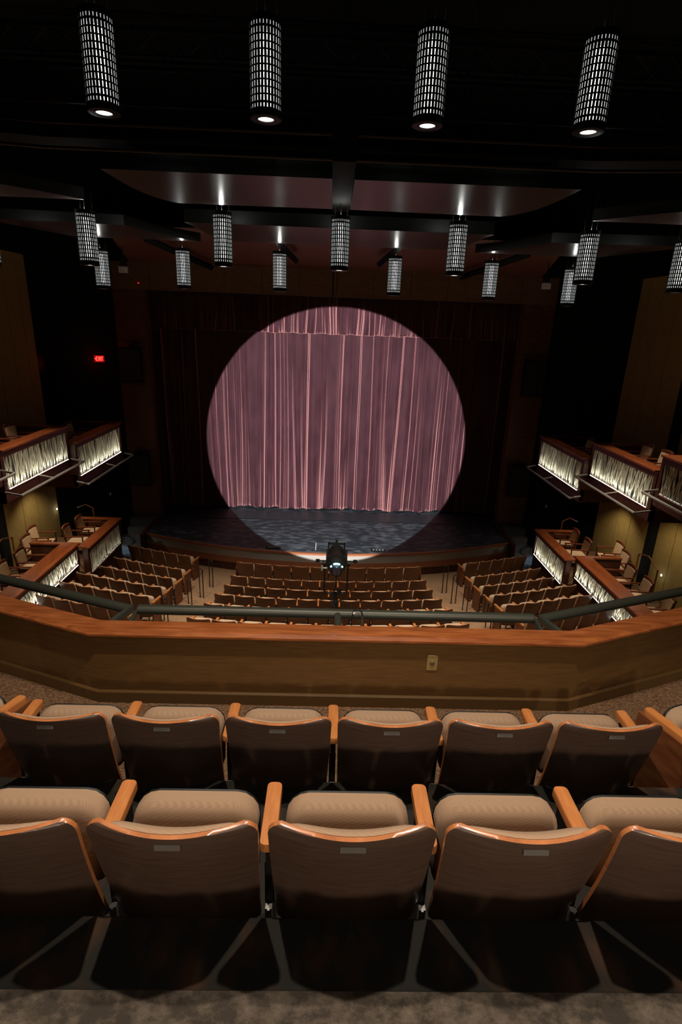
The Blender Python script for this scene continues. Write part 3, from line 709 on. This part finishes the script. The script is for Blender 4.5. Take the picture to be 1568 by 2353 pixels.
# hairpin hand rails in the two aisles
for sx, nm in ((-1, 'left'), (1, 'right')):
    for k, (x, y, z) in enumerate(((3.53, 15.0, 0.0), (3.66, 14.30, 0.03), (3.82, 13.60, 0.03), (4.02, 12.75, 0.19), (3.98, 11.95, 0.39), (4.04, 11.1, 0.62))):
        m = MB(); h = 0.92; pts = [(-0.055, 0.03, 0)] + [(-0.055*math.cos(a), 0.03*math.cos(a), h-0.055+0.055*math.sin(a)) for a in [i*math.pi/8 for i in range(9)]] + [(0.055, -0.03, 0)]
        m.tube(pts, 0.015, 8)
        e = m.build('aisle_handrail', M['hair_metal'], None, (sx*x, y, z), 0)
        for dx, dy in ((-0.055, 0.03), (0.055, -0.03)):
            mm = MB(); mm.lathe([(0.0, 0), (0.032, 0), (0.032, 0.006), (0.018, 0.014), (0.0, 0.014)], 12, (dx, dy, 0)); mm.build('floor_flange', M['hair_metal'], e)
        tag(e, 'narrow bronze hairpin handrail in the %s aisle, %s from the stage' % (nm, ORD[k]), 'handrail', 'aisle handrails')

# ================================================================== boxes
def reed_screen(e, y0, y1, z0, z1, x, sx, seed):
    rnd = random.Random(seed); m = MB(); n = int((y1-y0)/0.027)
    for i in range(n):
        yb = y0 + 0.015 + (y1-y0-0.03)*(i+0.5)/n
        yt = min(y1-0.01, max(y0+0.01, yb + rnd.uniform(-0.20, 0.20))); ym = (yb+yt)/2 + rnd.uniform(-0.035, 0.035)
        ym = min(y1-0.01, max(y0+0.01, ym))
        xo = rnd.choice((0.0, 0.018, 0.036)); rr = rnd.uniform(0.006, 0.0115)
        m.tube([(-sx*xo, yb, z0), (-sx*xo, ym, (z0+z1)/2), (-sx*xo, yt, z1)], rr, 5)
    m.build('reed_screen', M['reed'], e)
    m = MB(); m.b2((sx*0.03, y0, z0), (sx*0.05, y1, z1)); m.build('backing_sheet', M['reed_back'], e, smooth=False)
def opera_box(sx, X, y0, y1, zt, h, label, zfloor, level, lit=1.0, seed=1, bot=0.30, capw=0.33, tilt=0.0, pier=0.12):
    """box front: cap, frame around a reed screen, LED strip, lower fascia, floor slab, end walls. Local origin on the screen plane."""
    e = empty('seating_box', label, 'theatre box', (sx*X, 0, 0), 0, 'side boxes')
    zb = zt-h
    # cap rail
    m = MB(); m.b2((-sx*0.10, y0-0.09, zt+0.13), (sx*(capw-0.10), y1+0.09, zt+0.175)); m.build('cap_rail', M['mahogany_y'], e, bevel=0.008, smooth=False)
    m = MB(); m.b2((-sx*0.045, y0-pier, zt), (sx*0.10, y1+pier*0.8, zt+0.13))
    m.b2((-sx*0.045, y0-pier, zb-bot), (sx*0.10, y0, zt)); m.b2((-sx*0.045, y1, zb-bot), (sx*0.10, y1+pier*0.8, zt))
    m.b2((-sx*0.045, y0, zb-bot), (sx*0.10, y1, zb-0.035)); m.b2((sx*0.05, y0, zb-0.04), (sx*0.10, y1, zt))
    m.build('fascia', M['dark_frame'], e, smooth=False)
    m = MB(); m.b2((-sx*0.06, y0+0.02, zb-0.05), (-sx*0.045, y1-0.02, zb-0.035)); m.build('lower_bead', M['mahogany_y'], e, smooth=False)
    reed_screen(e, y0, y1, zb-0.03, zt, X, sx, seed)
    m = MB(); n = int((y1-y0)/0.16)
    if lit > 0.3:
        for i in range(n):
            a = y0+0.03+(y1-y0-0.06)*i/n; m.b2((-sx*0.062, a, zb-0.033), (-sx*0.050, a+(y1-y0-0.06)/n*0.84, zb-0.022))
        m.build('led_strip', M['led'], e, smooth=False)
    else:
        m.b2((-sx*0.030, y0+0.03, zb-0.028), (-sx*0.012, y1-0.03, zb-0.018)); m.build('led_strip', M['led_off'], e, smooth=False)
    if lit > 0:
        L = y1-y0-0.1
        l = lamp('box_led', 'AREA', (sx*(X-0.085), (y0+y1)/2, zb+0.0), P_LED*lit*L, (1.0, 0.97, 0.86), aim=None, shape='RECTANGLE', size=0.03, size_y=L, spread=rad(70))
        # faces up and in towards the reeds
        zv = -Vector((sx*0.42, 0, 0.907)); xv = Vector((0, 1, 0)).cross(zv)
        l.rotation_euler = Matrix(((xv.x, 0, zv.x), (xv.y, 1, zv.y), (xv.z, 0, zv.z))).to_euler()
    # floor slab and side walls back to the ochre wall
    m = MB(); m.b2((sx*0.10, y0-pier, zfloor-0.12), (sx*(8.8-X), y1+pier*0.8, zfloor)); o = struct(m.build('floor_box', M['carpet'], None, (sx*X, 0, 0), smooth=False))
    if level == 'up':
        m = MB(); m.b2((-sx*0.02, y0-pier, zb-bot-0.02), (sx*(8.8-X), y1+pier*0.8, zfloor-0.12)); struct(m.build('ceiling_under_box', M['dark_frame'], None, (sx*X, 0, 0), smooth=False))
    else:
        m = MB(); m.b2((sx*0.0, y0-pier, 0.0), (sx*0.10, y1+pier*0.8, zb-bot)); m.build('base_wall', M['dark_frame'], e, smooth=False)
    m = MB(); m.b2((sx*0.10, y1+0.0, zfloor-0.1), (sx*(8.8-X)*0.62, y1+0.06, zt+0.13)); m.b2((sx*0.10, y1-0.04, zt+0.13), (sx*(8.8-X)*0.62, y1+0.10, zt+0.17), 1)
    struct(m.build('wall_box_divider', [M['dark_frame'], M['mahogany_y']], None, (sx*X, 0, 0), smooth=False))
    return e
for sx, nm in ((-1, 'left'), (1, 'right')):
    opera_box(sx, 6.90, 11.24, 14.05, 4.80, 0.66, 'upper %s box front with lit reed screen, nearer the camera' % nm, 4.20, 'up', seed=3+sx)
    opera_box(sx, 6.75, 14.25, 17.25, 4.36, 0.73, 'upper %s box front with lit reed screen, nearer the stage' % nm, 3.78, 'up', seed=8+sx)
    opera_box(sx, 6.90, 7.9, 10.98, 5.16, 0.62, 'upper %s box at the picture edge with unlit reed screen' % nm, 4.58, 'up', lit=0.0, seed=21+sx)
    opera_box(sx, 6.88, 9.60, 13.80, 1.66, 0.40, 'lower %s box front beside the seat rows, nearer the camera' % nm, 0.95, 'low', seed=13+sx, bot=0.1, capw=0.45)
    opera_box(sx, 6.66, 14.05, 16.30, 1.50, 0.60, 'lower %s box front beside the seat rows, nearest the stage' % nm, 0.95, 'low', lit=(0.12 if sx < 0 else 1.0), seed=17+sx, bot=0.1)

# lighting pipes bracketed off the upper boxes
def pipe(sx, y0, y1, x, z, xr, label, mid):
    xr -= 0.03
    e = empty('lighting_pipe', label, 'pipe', (sx*x, y0, z), 0, 'pipes on the upper box fronts')
    m = MB(); m.tube([(sx*(xr-x), 0, 0.06), (0, 0, 0), (0, y1-y0, 0), (sx*(xr-x), y1-y0, 0.06)], 0.022, 8); m.build('pipe', M['pipe_metal'], e)
    m = MB(); m.tube([(0, mid-y0, 0), (sx*(xr-x), mid-y0, 0.06)], 0.018, 8); m.build('bracket', M['pipe_metal'], e)
for sx, nm in ((-1, 'left'), (1, 'right')):
    pipe(sx, 11.05, 14.1, 6.5, 4.04, 6.86, 'grey pipe bracketed below the nearer upper %s box' % nm, 12.47)
    pipe(sx, 13.98, 17.4, 6.4, 3.46, 6.72, 'grey pipe bracketed below the upper %s box by the stage' % nm, 15.95)
    pipe(sx, 8.2, 10.94, 6.5, 4.55, 6.86, 'grey pipe below the upper %s box at the picture edge' % nm, 9.5)

# ------------------------------------------------------------------ box chairs
def make_chair(loc, rz, label, group):
    e = empty('armchair', label, 'armchair', loc, rz, group)
    W = M['chair_wood']
    for sx in (-1, 1):
        m = MB(); m.tube([(sx*0.255, 0.25, 0), (sx*0.255, 0.25, 0.64)], 0.019, 4); m.build('leg', W, e)
        m = MB(); m.tube([(sx*0.235, -0.27, 0), (sx*0.235, -0.22, 0.44), (sx*0.235, -0.30, 0.86)], 0.019, 4); m.build('leg', W, e)
        m = MB(); m.add([(sx*0.225, -0.25, 0.635), (sx*0.285, -0.25, 0.635), (sx*0.285, 0.29, 0.645), (sx*0.225, 0.29, 0.645), (sx*0.225, -0.25, 0.66), (sx*0.285, -0.25, 0.66), (sx*0.285, 0.29, 0.67), (sx*0.225, 0.29, 0.67)],
                        [(0, 3, 2, 1), (4, 5, 6, 7), (0, 1, 5, 4), (1, 2, 6, 5), (2, 3, 7, 6), (3, 0, 4, 7)]); m.build('armrest', W, e)
    m = MB(); m.box((0, 0.0, 0.395), (0.50, 0.50, 0.05)); m.build('seat_frame', W, e, smooth=False)
    m = MB(); m.box((0, 0.02, 0.445), (0.46, 0.47, 0.06)); m.build('seat', M['chair_fabric'], e, bevel=0.02)
    m = MB(); vs = []
    for side in (0, 1):
        for i, (z, y) in enumerate(((0.50, -0.225), (0.66, -0.245), (0.83, -0.275))):
            for j in range(7):
                u = -1+j/3; vs.append((0.215*u, y-0.035*(1-u*u) + (0.022 if side else -0.012), z))
    fs = []
    for s_ in (0, 1):
        for i in range(2):
            for j in range(6):
                a = s_*21+i*7+j; fs.append((a, a+1, a+8, a+7) if s_ == 0 else (a, a+7, a+8, a+1))
    for i in range(2):
        for j in (0, 6): fs.append((i*7+j, (i+1)*7+j, 21+(i+1)*7+j, 21+i*7+j))
    for j in range(6):
        for i in (0, 2): fs.append((i*7+j, i*7+j+1, 21+i*7+j+1, 21+i*7+j))
    m.add(vs, fs); m.build('backrest', M['chair_fabric'], e, ang=60)
    m = MB(); vs = []
    for j in range(7):
        u = -1+j/3
        for dy, dz in ((-0.022, -0.03), (0.020, -0.03), (0.020, 0.035), (-0.022, 0.035)): vs.append((0.255*u, -0.285-0.035*(1-u*u)+dy, 0.865+0.02*(1-u*u)+dz))
    m.add(vs, [(j*4+k, j*4+(k+1) % 4, (j+1)*4+(k+1) % 4, (j+1)*4+k) for j in range(6) for k in range(4)] + [(3, 2, 1, 0), (24, 25, 26, 27)])
    m.build('top_rail', W, e, ang=60)
    return e
ch0 = None
def chair(loc, rz, label, group):
    global ch0
    if ch0 is None: ch0 = make_chair(loc, rz, label, group); return ch0
    return dup(ch0, loc, rz, label, group)
o4 = ['nearest the stage', 'second from the stage', 'third from the stage', 'fourth from the stage']
for sx, nm in ((-1, 'left'), (1, 'right')):
    for k, (x, y) in enumerate(((7.40, 15.90), (7.42, 15.10), (8.3, 14.90), (8.12, 14.22))):
        chair((sx*x, y, 0.952), sx*rad(86), 'wooden armchair in the far lower %s box, %s' % (nm, o4[k]), 'armchairs in the lower boxes')
    for k, (x, y) in enumerate(((7.78, 13.25), (7.78, 12.45), (7.80, 11.55), (7.80, 10.75))):
        chair((sx*x, y, 0.952), sx*rad(86), 'wooden armchair in the near lower %s box, %s' % (nm, o4[k]), 'armchairs in the lower boxes')
    for k, (x, y) in enumerate(((7.6, 13.4), (7.6, 12.6), (7.6, 11.8))):
        chair((sx*x, y, 4.202), sx*rad(86), 'armchair in shadow in the near upper %s box, %s' % (nm, o4[k]), 'armchairs in the upper boxes')
    for k, (x, y) in enumerate(((7.5, 16.2), (7.5, 15.4))):
        chair((sx*x, y, 3.782), sx*rad(86), 'armchair in shadow in the far upper %s box, %s' % (nm, o4[k]), 'armchairs in the upper boxes')
    # hand rails behind the chairs
    m = MB(); m.tube([(0, 0, 0), (0, 0, 0.95), (0, 0.5, 1.12), (0, 0.95, 1.0), (0, 0.95, 0)], 0.018, 6)
    tag(m.build('grab_rail', M['side_wood'], None, (sx*8.55, 12.9, 0.952)), 'dark bent handrail behind the chairs of the near lower %s box' % nm, 'handrail')
    m = MB(); m.tube([(0, 0, 0), (0, 0, 0.95), (sx*0.28, 0.15, 1.02), (sx*0.5, 0, 0.95)], 0.018, 6)
    tag(m.build('grab_rail', M['side_wood'], None, (sx*7.5, 16.55, 0.952)), 'short handrail at the stage end of the lower %s box' % nm, 'handrail')
    # round wall light low on the ochre wall
    e = empty('step_light', 'small round white wall light by the lower %s box' % nm, 'wall light', (sx*8.79, 16.82 if sx < 0 else 13.0, 1.75 if sx < 0 else 1.55), 0)
    if sx > 0: e.location = (8.89, 13.2, 1.62)
    m = MB(); m.lathe([(0, 0), (0.035, 0), (0.030, 0.02), (0, 0.03)], 12, axis=(-sx, 0, 0)); m.build('lens', M['white_glow'], e)
    m = MB(); m.lathe([(0.035, 0), (0.05, 0), (0.05, 0.012), (0.035, 0.012)], 12, axis=(-sx, 0, 0)); m.build('bezel', M['black_plastic'], e)
    lamp('step_light_glow', 'POINT', (sx*8.68, e.location.y, e.location.z), 0.6, COOL, shadow_soft_size=0.04)

# ------------------------------------------------------------------ loudspeakers, projectors, exit sign
def speaker(x, y, z0, z1, label):
    e = empty('loudspeaker', label, 'loudspeaker', (x, y, z0)); h = z1-z0
    m = MB(); m.prism([(-0.30, 0.10), (0.30, 0.10), (0.36, -0.25), (-0.36, -0.25)][::-1], 0, h); cb = m.build('cabinet', M['black_paint'], e, smooth=False)
    m = MB(); m.box((0, -0.262, h/2), (0.66, 0.02, h*0.94)); m.build('grille', M['speaker'], cb, smooth=False)
    m = MB(); m.box((0, 0.16, h/2), (0.1, 0.14, 0.2)); m.build('bracket', M['black_metal'], e, smooth=False)
for sx, nm in ((-1, 'left'), (1, 'right')):
    speaker(sx*6.68, 18.86, 5.60, 6.72, 'black loudspeaker high on the %s proscenium jamb' % nm)
    speaker(sx*6.68, 18.86, 2.06, 3.16, 'black loudspeaker low on the %s proscenium jamb' % nm)
    e = empty('camera_unit', 'small white device on the black wall beside the far pendants, %s' % nm, 'wall device', (-6.14 if sx < 0 else 6.11, 17.2, 8.93))
    m = MB(); m.box((0, 0, 0), (0.24, 0.12, 0.16)); m.build('housing', M['white_plastic'], e, bevel=0.01)
    m = MB(); m.box((0, 0.05, 0.17), (0.2, 0.05, 0.10)); m.build('mount', M['black_plastic'], e)
    m = MB(); m.tube([(0, 0.05, 0.2), (0, 0.05, 3.92)], 0.015, 6); m.build('drop_pipe', M['black_metal'], e)
    m = MB(); m.box((0, 0, 0), (0.07, 0.01, 0.11)); o = m.build('wall_plate', M['white_plastic'], None, (sx*7.75, 18.58, 1.75), -sx*0.86)
    tag(o, 'small pale switch plate on the dark wall beside the %s jamb' % nm, 'switch plate')
ex = empty('exit_sign', 'red glowing EXIT sign with an arrow on the dark left wall', 'exit sign', (-7.66, 18.62, 6.34), rad(16))
m = MB(); m.box((0, 0, 0), (0.30, 0.03, 0.20)); m.build('sign_box', M['exit_box'], ex, smooth=False)
def stroke(m, a, b, wd=0.016):
    m.tube([(a[0], -0.018, a[1]), (b[0], -0.018, b[1])], wd/2, 4)
m = MB(); H2 = 0.062
for a, b in (((-0.085, -H2), (-0.085, H2)), ((-0.085, H2), (-0.045, H2)), ((-0.085, 0), (-0.050, 0)), ((-0.085, -H2), (-0.045, -H2)),
             ((-0.028, -H2), (0.022, H2)), ((-0.028, H2), (0.022, -H2)), ((0.043, -H2), (0.043, H2)), ((0.088, -H2), (0.088, H2)), ((0.062, H2), (0.114, H2)),
             ((-0.13, 0), (-0.10, 0)), ((-0.13, 0), (-0.112, 0.018)), ((-0.13, 0), (-0.112, -0.018))): stroke(m, a, b)
m.build('letters', M['exit_red'], ex)
lamp('exit_glow', 'POINT', (-7.60, 18.40, 6.34), 1.6, (1.0, 0.02, 0.02), shadow_soft_size=0.05)
# glow of a second exit sign whose face is turned away, on the upper left wall
lamp('exit_glow_hidden', 'SPOT', (-8.75, 17.45, 6.2), 2.5, (1.0, 0.02, 0.03), aim=(-9.6, 17.0, 6.25), spot_size=rad(150), spot_blend=1.0, shadow_soft_size=0.05)
m = MB(); m.lathe([(0, 0), (0.018, 0), (0, 0.01)], 8, axis=(0, -1, 0)); tag(m.build('indicator_light', M['red_dot'], None, (-6.35, 19.06, 8.7)), 'tiny red indicator light at the upper left of the header', 'indicator light')

# equipment cases and paper by the stage stairs
for sx, nm in ((-1, 'left'), (1, 'right')):
    for k, (x, y, z, c, lab) in enumerate(((6.62, 16.72, 0.0, 'white_plastic', 'small white box beside the front seat row'), (6.92, 16.75, 0.0, 'black_plastic', 'small black case beside the front seat row'))):
        e = empty('equipment_case', lab + ', %s side' % nm, 'case', (sx*x, y, z), sx*0.3)
        m = MB(); m.box((0, 0, 0.11), (0.24, 0.16, 0.22)); m.build('body', M[c], e, bevel=0.01)
        m = MB(); m.box((0, 0, 0.225), (0.26, 0.18, 0.02)); m.build('lid', M['black_plastic'], e, bevel=0.004)
m = MB(); m.tube([(0, 0, 0), (0, 0, 0.03)], 0.001, 3)
m = MB(); m.box((-0.44, 16.55, 0.8025), (0.022, 0.62, 0.003)); tag(m.build('floor_tape', M['tape'], smooth=False), 'short strip of white tape on the stage floor left of the spotlight', 'tape')
for x, nm, n in ((-1.80, 'left', 3), (1.58, 'right', 4)):
    e = empty('floor_pocket', 'flush black stage floor pocket with small white marks, %s of the spotlight' % nm, 'floor pocket', (x, 16.35, 0.801))
    m = MB(); m.box((0, 0, 0.002), (0.48, 0.22, 0.006)); m.build('lid', M['black_paint'], e, smooth=False)
    m = MB()
    for i in range(n): m.box((-0.15+0.10*i, 0.03, 0.006), (0.055 if nm == 'right' else 0.085, 0.03, 0.003))
    m.build('marks', M['tape'], e, smooth=False)

# ================================================================== the followspot on the rail
FS = Vector((-0.018, 3.98, 5.86)); ax = Vector((0.0105, 1, -math.tan(rad(8.1)))).normalized()
fs = empty('followspot', 'black ellipsoidal spotlight clamped to the centre of the balcony rail, glowing blue at the back', 'spotlight', (FS.x, FS.y, FS.z))
def along(t, dx=0, dz=0):
    up = Vector((0, math.tan(rad(8.1)), 1)).normalized(); return ax*t + Vector((dx, 0, 0)) + up*dz
m = MB(); m.lathe([(0.0, -0.24), (0.028, -0.238), (0.044, -0.225), (0.050, -0.20), (0.050, -0.155), (0.060, -0.14), (0.072, -0.10), (0.078, -0.04), (0.078, 0.02), (0.070, 0.04), (0.070, 0.05), (0.0, 0.05)], 28, axis=ax)
lh = m.build('lamp_housing', M['black_metal'], fs)
m = MB(); m.lathe([(0.066, 0.04), (0.066, 0.13), (0.058, 0.14), (0.058, 0.30), (0.064, 0.31), (0.064, 0.34), (0.056, 0.34), (0.056, 0.15), (0.05, 0.15)], 28, axis=ax)
m.f = [f for f in m.f if len(f) == 4]; m.m = m.m[:len(m.f)]; m.build('lens_barrel', M['black_metal'], fs)
m = MB()
for t in (0.36,):
    c = along(t); m.box(c, (0.135, 0.02, 0.135), rx=-rad(8.1))
mm = MB(); c0 = along(0.345)
for dx, dz, sxx, szz in ((0, 0.068, 0.15, 0.014), (0, -0.068, 0.15, 0.014), (0.068, 0, 0.014, 0.15), (-0.068, 0, 0.014, 0.15)):
    c = along(0.35, dx, dz); mm.box(c, (sxx, 0.03, szz), rx=-rad(8.1))
mm.box(along(0.36, 0, 0.085), (0.022, 0.02, 0.03), rx=-rad(8.1)); mm.build('gel_frame_holder', M['black_metal'], fs, smooth=False)
for sxx in (-1, 1):
    m = MB(); m.box(along(0.07, sxx*0.075, 0.02), (0.018, 0.14, 0.11), rx=-rad(8.1)); m.build('shutter_plate', M['black_metal'], fs, smooth=False)
for sxx in (-1, 1):
    m = MB(); m.tube([tuple(along(0.05, sxx*0.075, 0)), tuple(along(0.05, sxx*0.135, 0))], 0.006, 6); m.box(along(0.05, sxx*0.15, 0), (0.032, 0.02, 0.022)); m.build('shutter_handle', M['black_metal'], fs)
    m = MB(); m.lathe([(0.0, 0), (0.020, 0), (0.020, 0.02), (0.0, 0.024)], 12, tuple(along(0.0, sxx*0.090, -0.005)), axis=(sxx, 0, 0)); m.build('tilt_knob', M['black_plastic'], fs)
m = MB(); m.tube([tuple(along(-0.11, -0.105, -0.012)), tuple(along(-0.11, -0.072, -0.012))], 0.006, 6); m.box(along(-0.11, -0.112, -0.012), (0.012, 0.012, 0.04)); m.build('focus_knob', M['pipe_metal'], fs)
# yoke: a flat U below the body
m = MB(); yk = [tuple(along(0.0, -0.092, 0.0))]
for i in range(7): a = math.pi/2*i/6; yk.append((-0.092+0.035*(1-math.cos(a)), 0, -0.235-0.035*math.sin(a)))
for i in range(7): a = math.pi/2*(6-i)/6; yk.append((0.092-0.035*(1-math.cos(a)), 0, -0.235-0.035*math.sin(a)))
yk.append(tuple(along(0.0, 0.092, 0.0))); m.tube(yk, 0.007, 6); m.build('yoke', M['black_metal'], fs)
m = MB(); m.lathe([(0.0, 0), (0.014, 0), (0.014, 0.09), (0.0, 0.09)], 10, (0, 0, -0.35)); m.box((0, -0.02, -0.345), (0.045, 0.07, 0.05)); m.tube([(0.0, -0.02, -0.33), (0.05, -0.03, -0.32)], 0.005, 6); m.box((0.03, 0, -0.25), (0.035, 0.03, 0.03))
m.build('clamp', M['black_metal'], fs)
# rear cap: glass reflector window, vents letting lamp light out
rb = along(-0.205)
m = MB(); m.lathe([(0.0, 0), (0.030, 0.002), (0.034, -0.004)], 20, tuple(along(-0.240)), axis=tuple(-ax)); m.build('rear_glass', M['mirror'], lh)
m = MB()
for k in range(12):
    a = rad(90) + rad(30)*(k-5.5)
m = MB()
def arcpts(R, a0, a1, t, n=8): return [tuple(along(t, R*math.cos(rad(lerp(a0, a1, i/n))), R*math.sin(rad(lerp(a0, a1, i/n))))) for i in range(n+1)]
m.tube(arcpts(0.0515, 62, 118, -0.205), 0.0055, 6); m.tube(arcpts(0.052, 28, 42, -0.205, 4), 0.0045, 6); m.tube(arcpts(0.052, 138, 152, -0.205, 4), 0.0045, 6)
m.build('glowing_vent', M['cyan'], lh)['label'] = 'vent slots glowing white and cyan'
m = MB()
for a in (150, 30): m.lathe([(0.0, 0), (0.004, 0), (0.0, 0.004)], 8, tuple(along(-0.225, 0.028*math.cos(rad(a)), 0.028*math.sin(rad(a)))), axis=tuple(-ax))
for dx in (-0.06, 0.06): m.lathe([(0.0, 0), (0.004, 0), (0.0, 0.004)], 8, tuple(along(0.0, dx, 0.055)), axis=(0, -0.5, 0.8))
m.build('bolt', M['chrome'], lh)
lamp('lamp_leak', 'POINT', tuple(FS + along(-0.215, 0, 0.085)), 0.35, (0.3, 0.9, 1.0), shadow_soft_size=0.02)
m = MB(); cp = [along(-0.235, 0, -0.03), Vector((-0.01, -0.22, -0.12)), Vector((-0.045, -0.16, -0.22)), Vector((-0.04, -0.1, -0.27)), Vector((-0.005, -0.13, -0.33)), Vector((0.005, -0.2, -0.36)), Vector((0.03, -0.32, -0.36)), Vector((0.07, -0.42, -0.33))]
def smoothpath(P, n=6):
    P = [Vector(p) for p in P]; out = []
    for i in range(len(P)-1):
        a, b, c, d = P[max(i-1, 0)], P[i], P[i+1], P[min(i+2, len(P)-1)]
        for k in range(n):
            t = k/n; out.append(0.5*((2*b)+(c-a)*t+(2*a-5*b+4*c-d)*t*t+(3*b-a-3*c+d)*t**3))
    return out+[P[-1]]
m.tube([tuple(p) for p in smoothpath(cp)], 0.0045, 6); m.build('power_cable', M['black_plastic'], fs)
m = MB(); m.tube([tuple(p) for p in smoothpath([(0.055, -0.05, -0.28), (0.075, -0.12, -0.33), (0.07, -0.25, -0.37), (0.09, -0.36, -0.33)])], 0.0018, 5); m.build('safety_wire', M['black_metal'], fs)
# flexible conduit hoop with connector by the spotlight
e = empty('cable_hoop', 'black cable hoop with grey connector standing on the parapet cap right of the spotlight', 'cable', (0.135, 3.555, 5.553))
m = MB(); m.tube([tuple(p) for p in smoothpath([(-0.035, 0, -0.003), (-0.033, 0.01, 0.06), (-0.02, 0.02, 0.105), (0.01, 0.02, 0.12), (0.035, 0.015, 0.10), (0.042, 0.01, 0.07)])], 0.0055, 8); m.build('cable', M['black_plastic'], e)
m = MB(); m.lathe([(0.0, 0), (0.011, 0), (0.011, 0.045), (0.009, 0.05), (0.009, 0.085), (0.0, 0.085)], 12, (0.042, 0.01, -0.01)); m.build('connector', M['rail_metal'], e)
m = MB(); m.lathe([(0.0, 0), (0.010, 0), (0.010, 0.018), (0.0, 0.018)], 10, (-0.024, 0.018, 0.085), axis=(0.5, 0.2, 0.8)); m.build('tape_wrap', M['paper'], e)
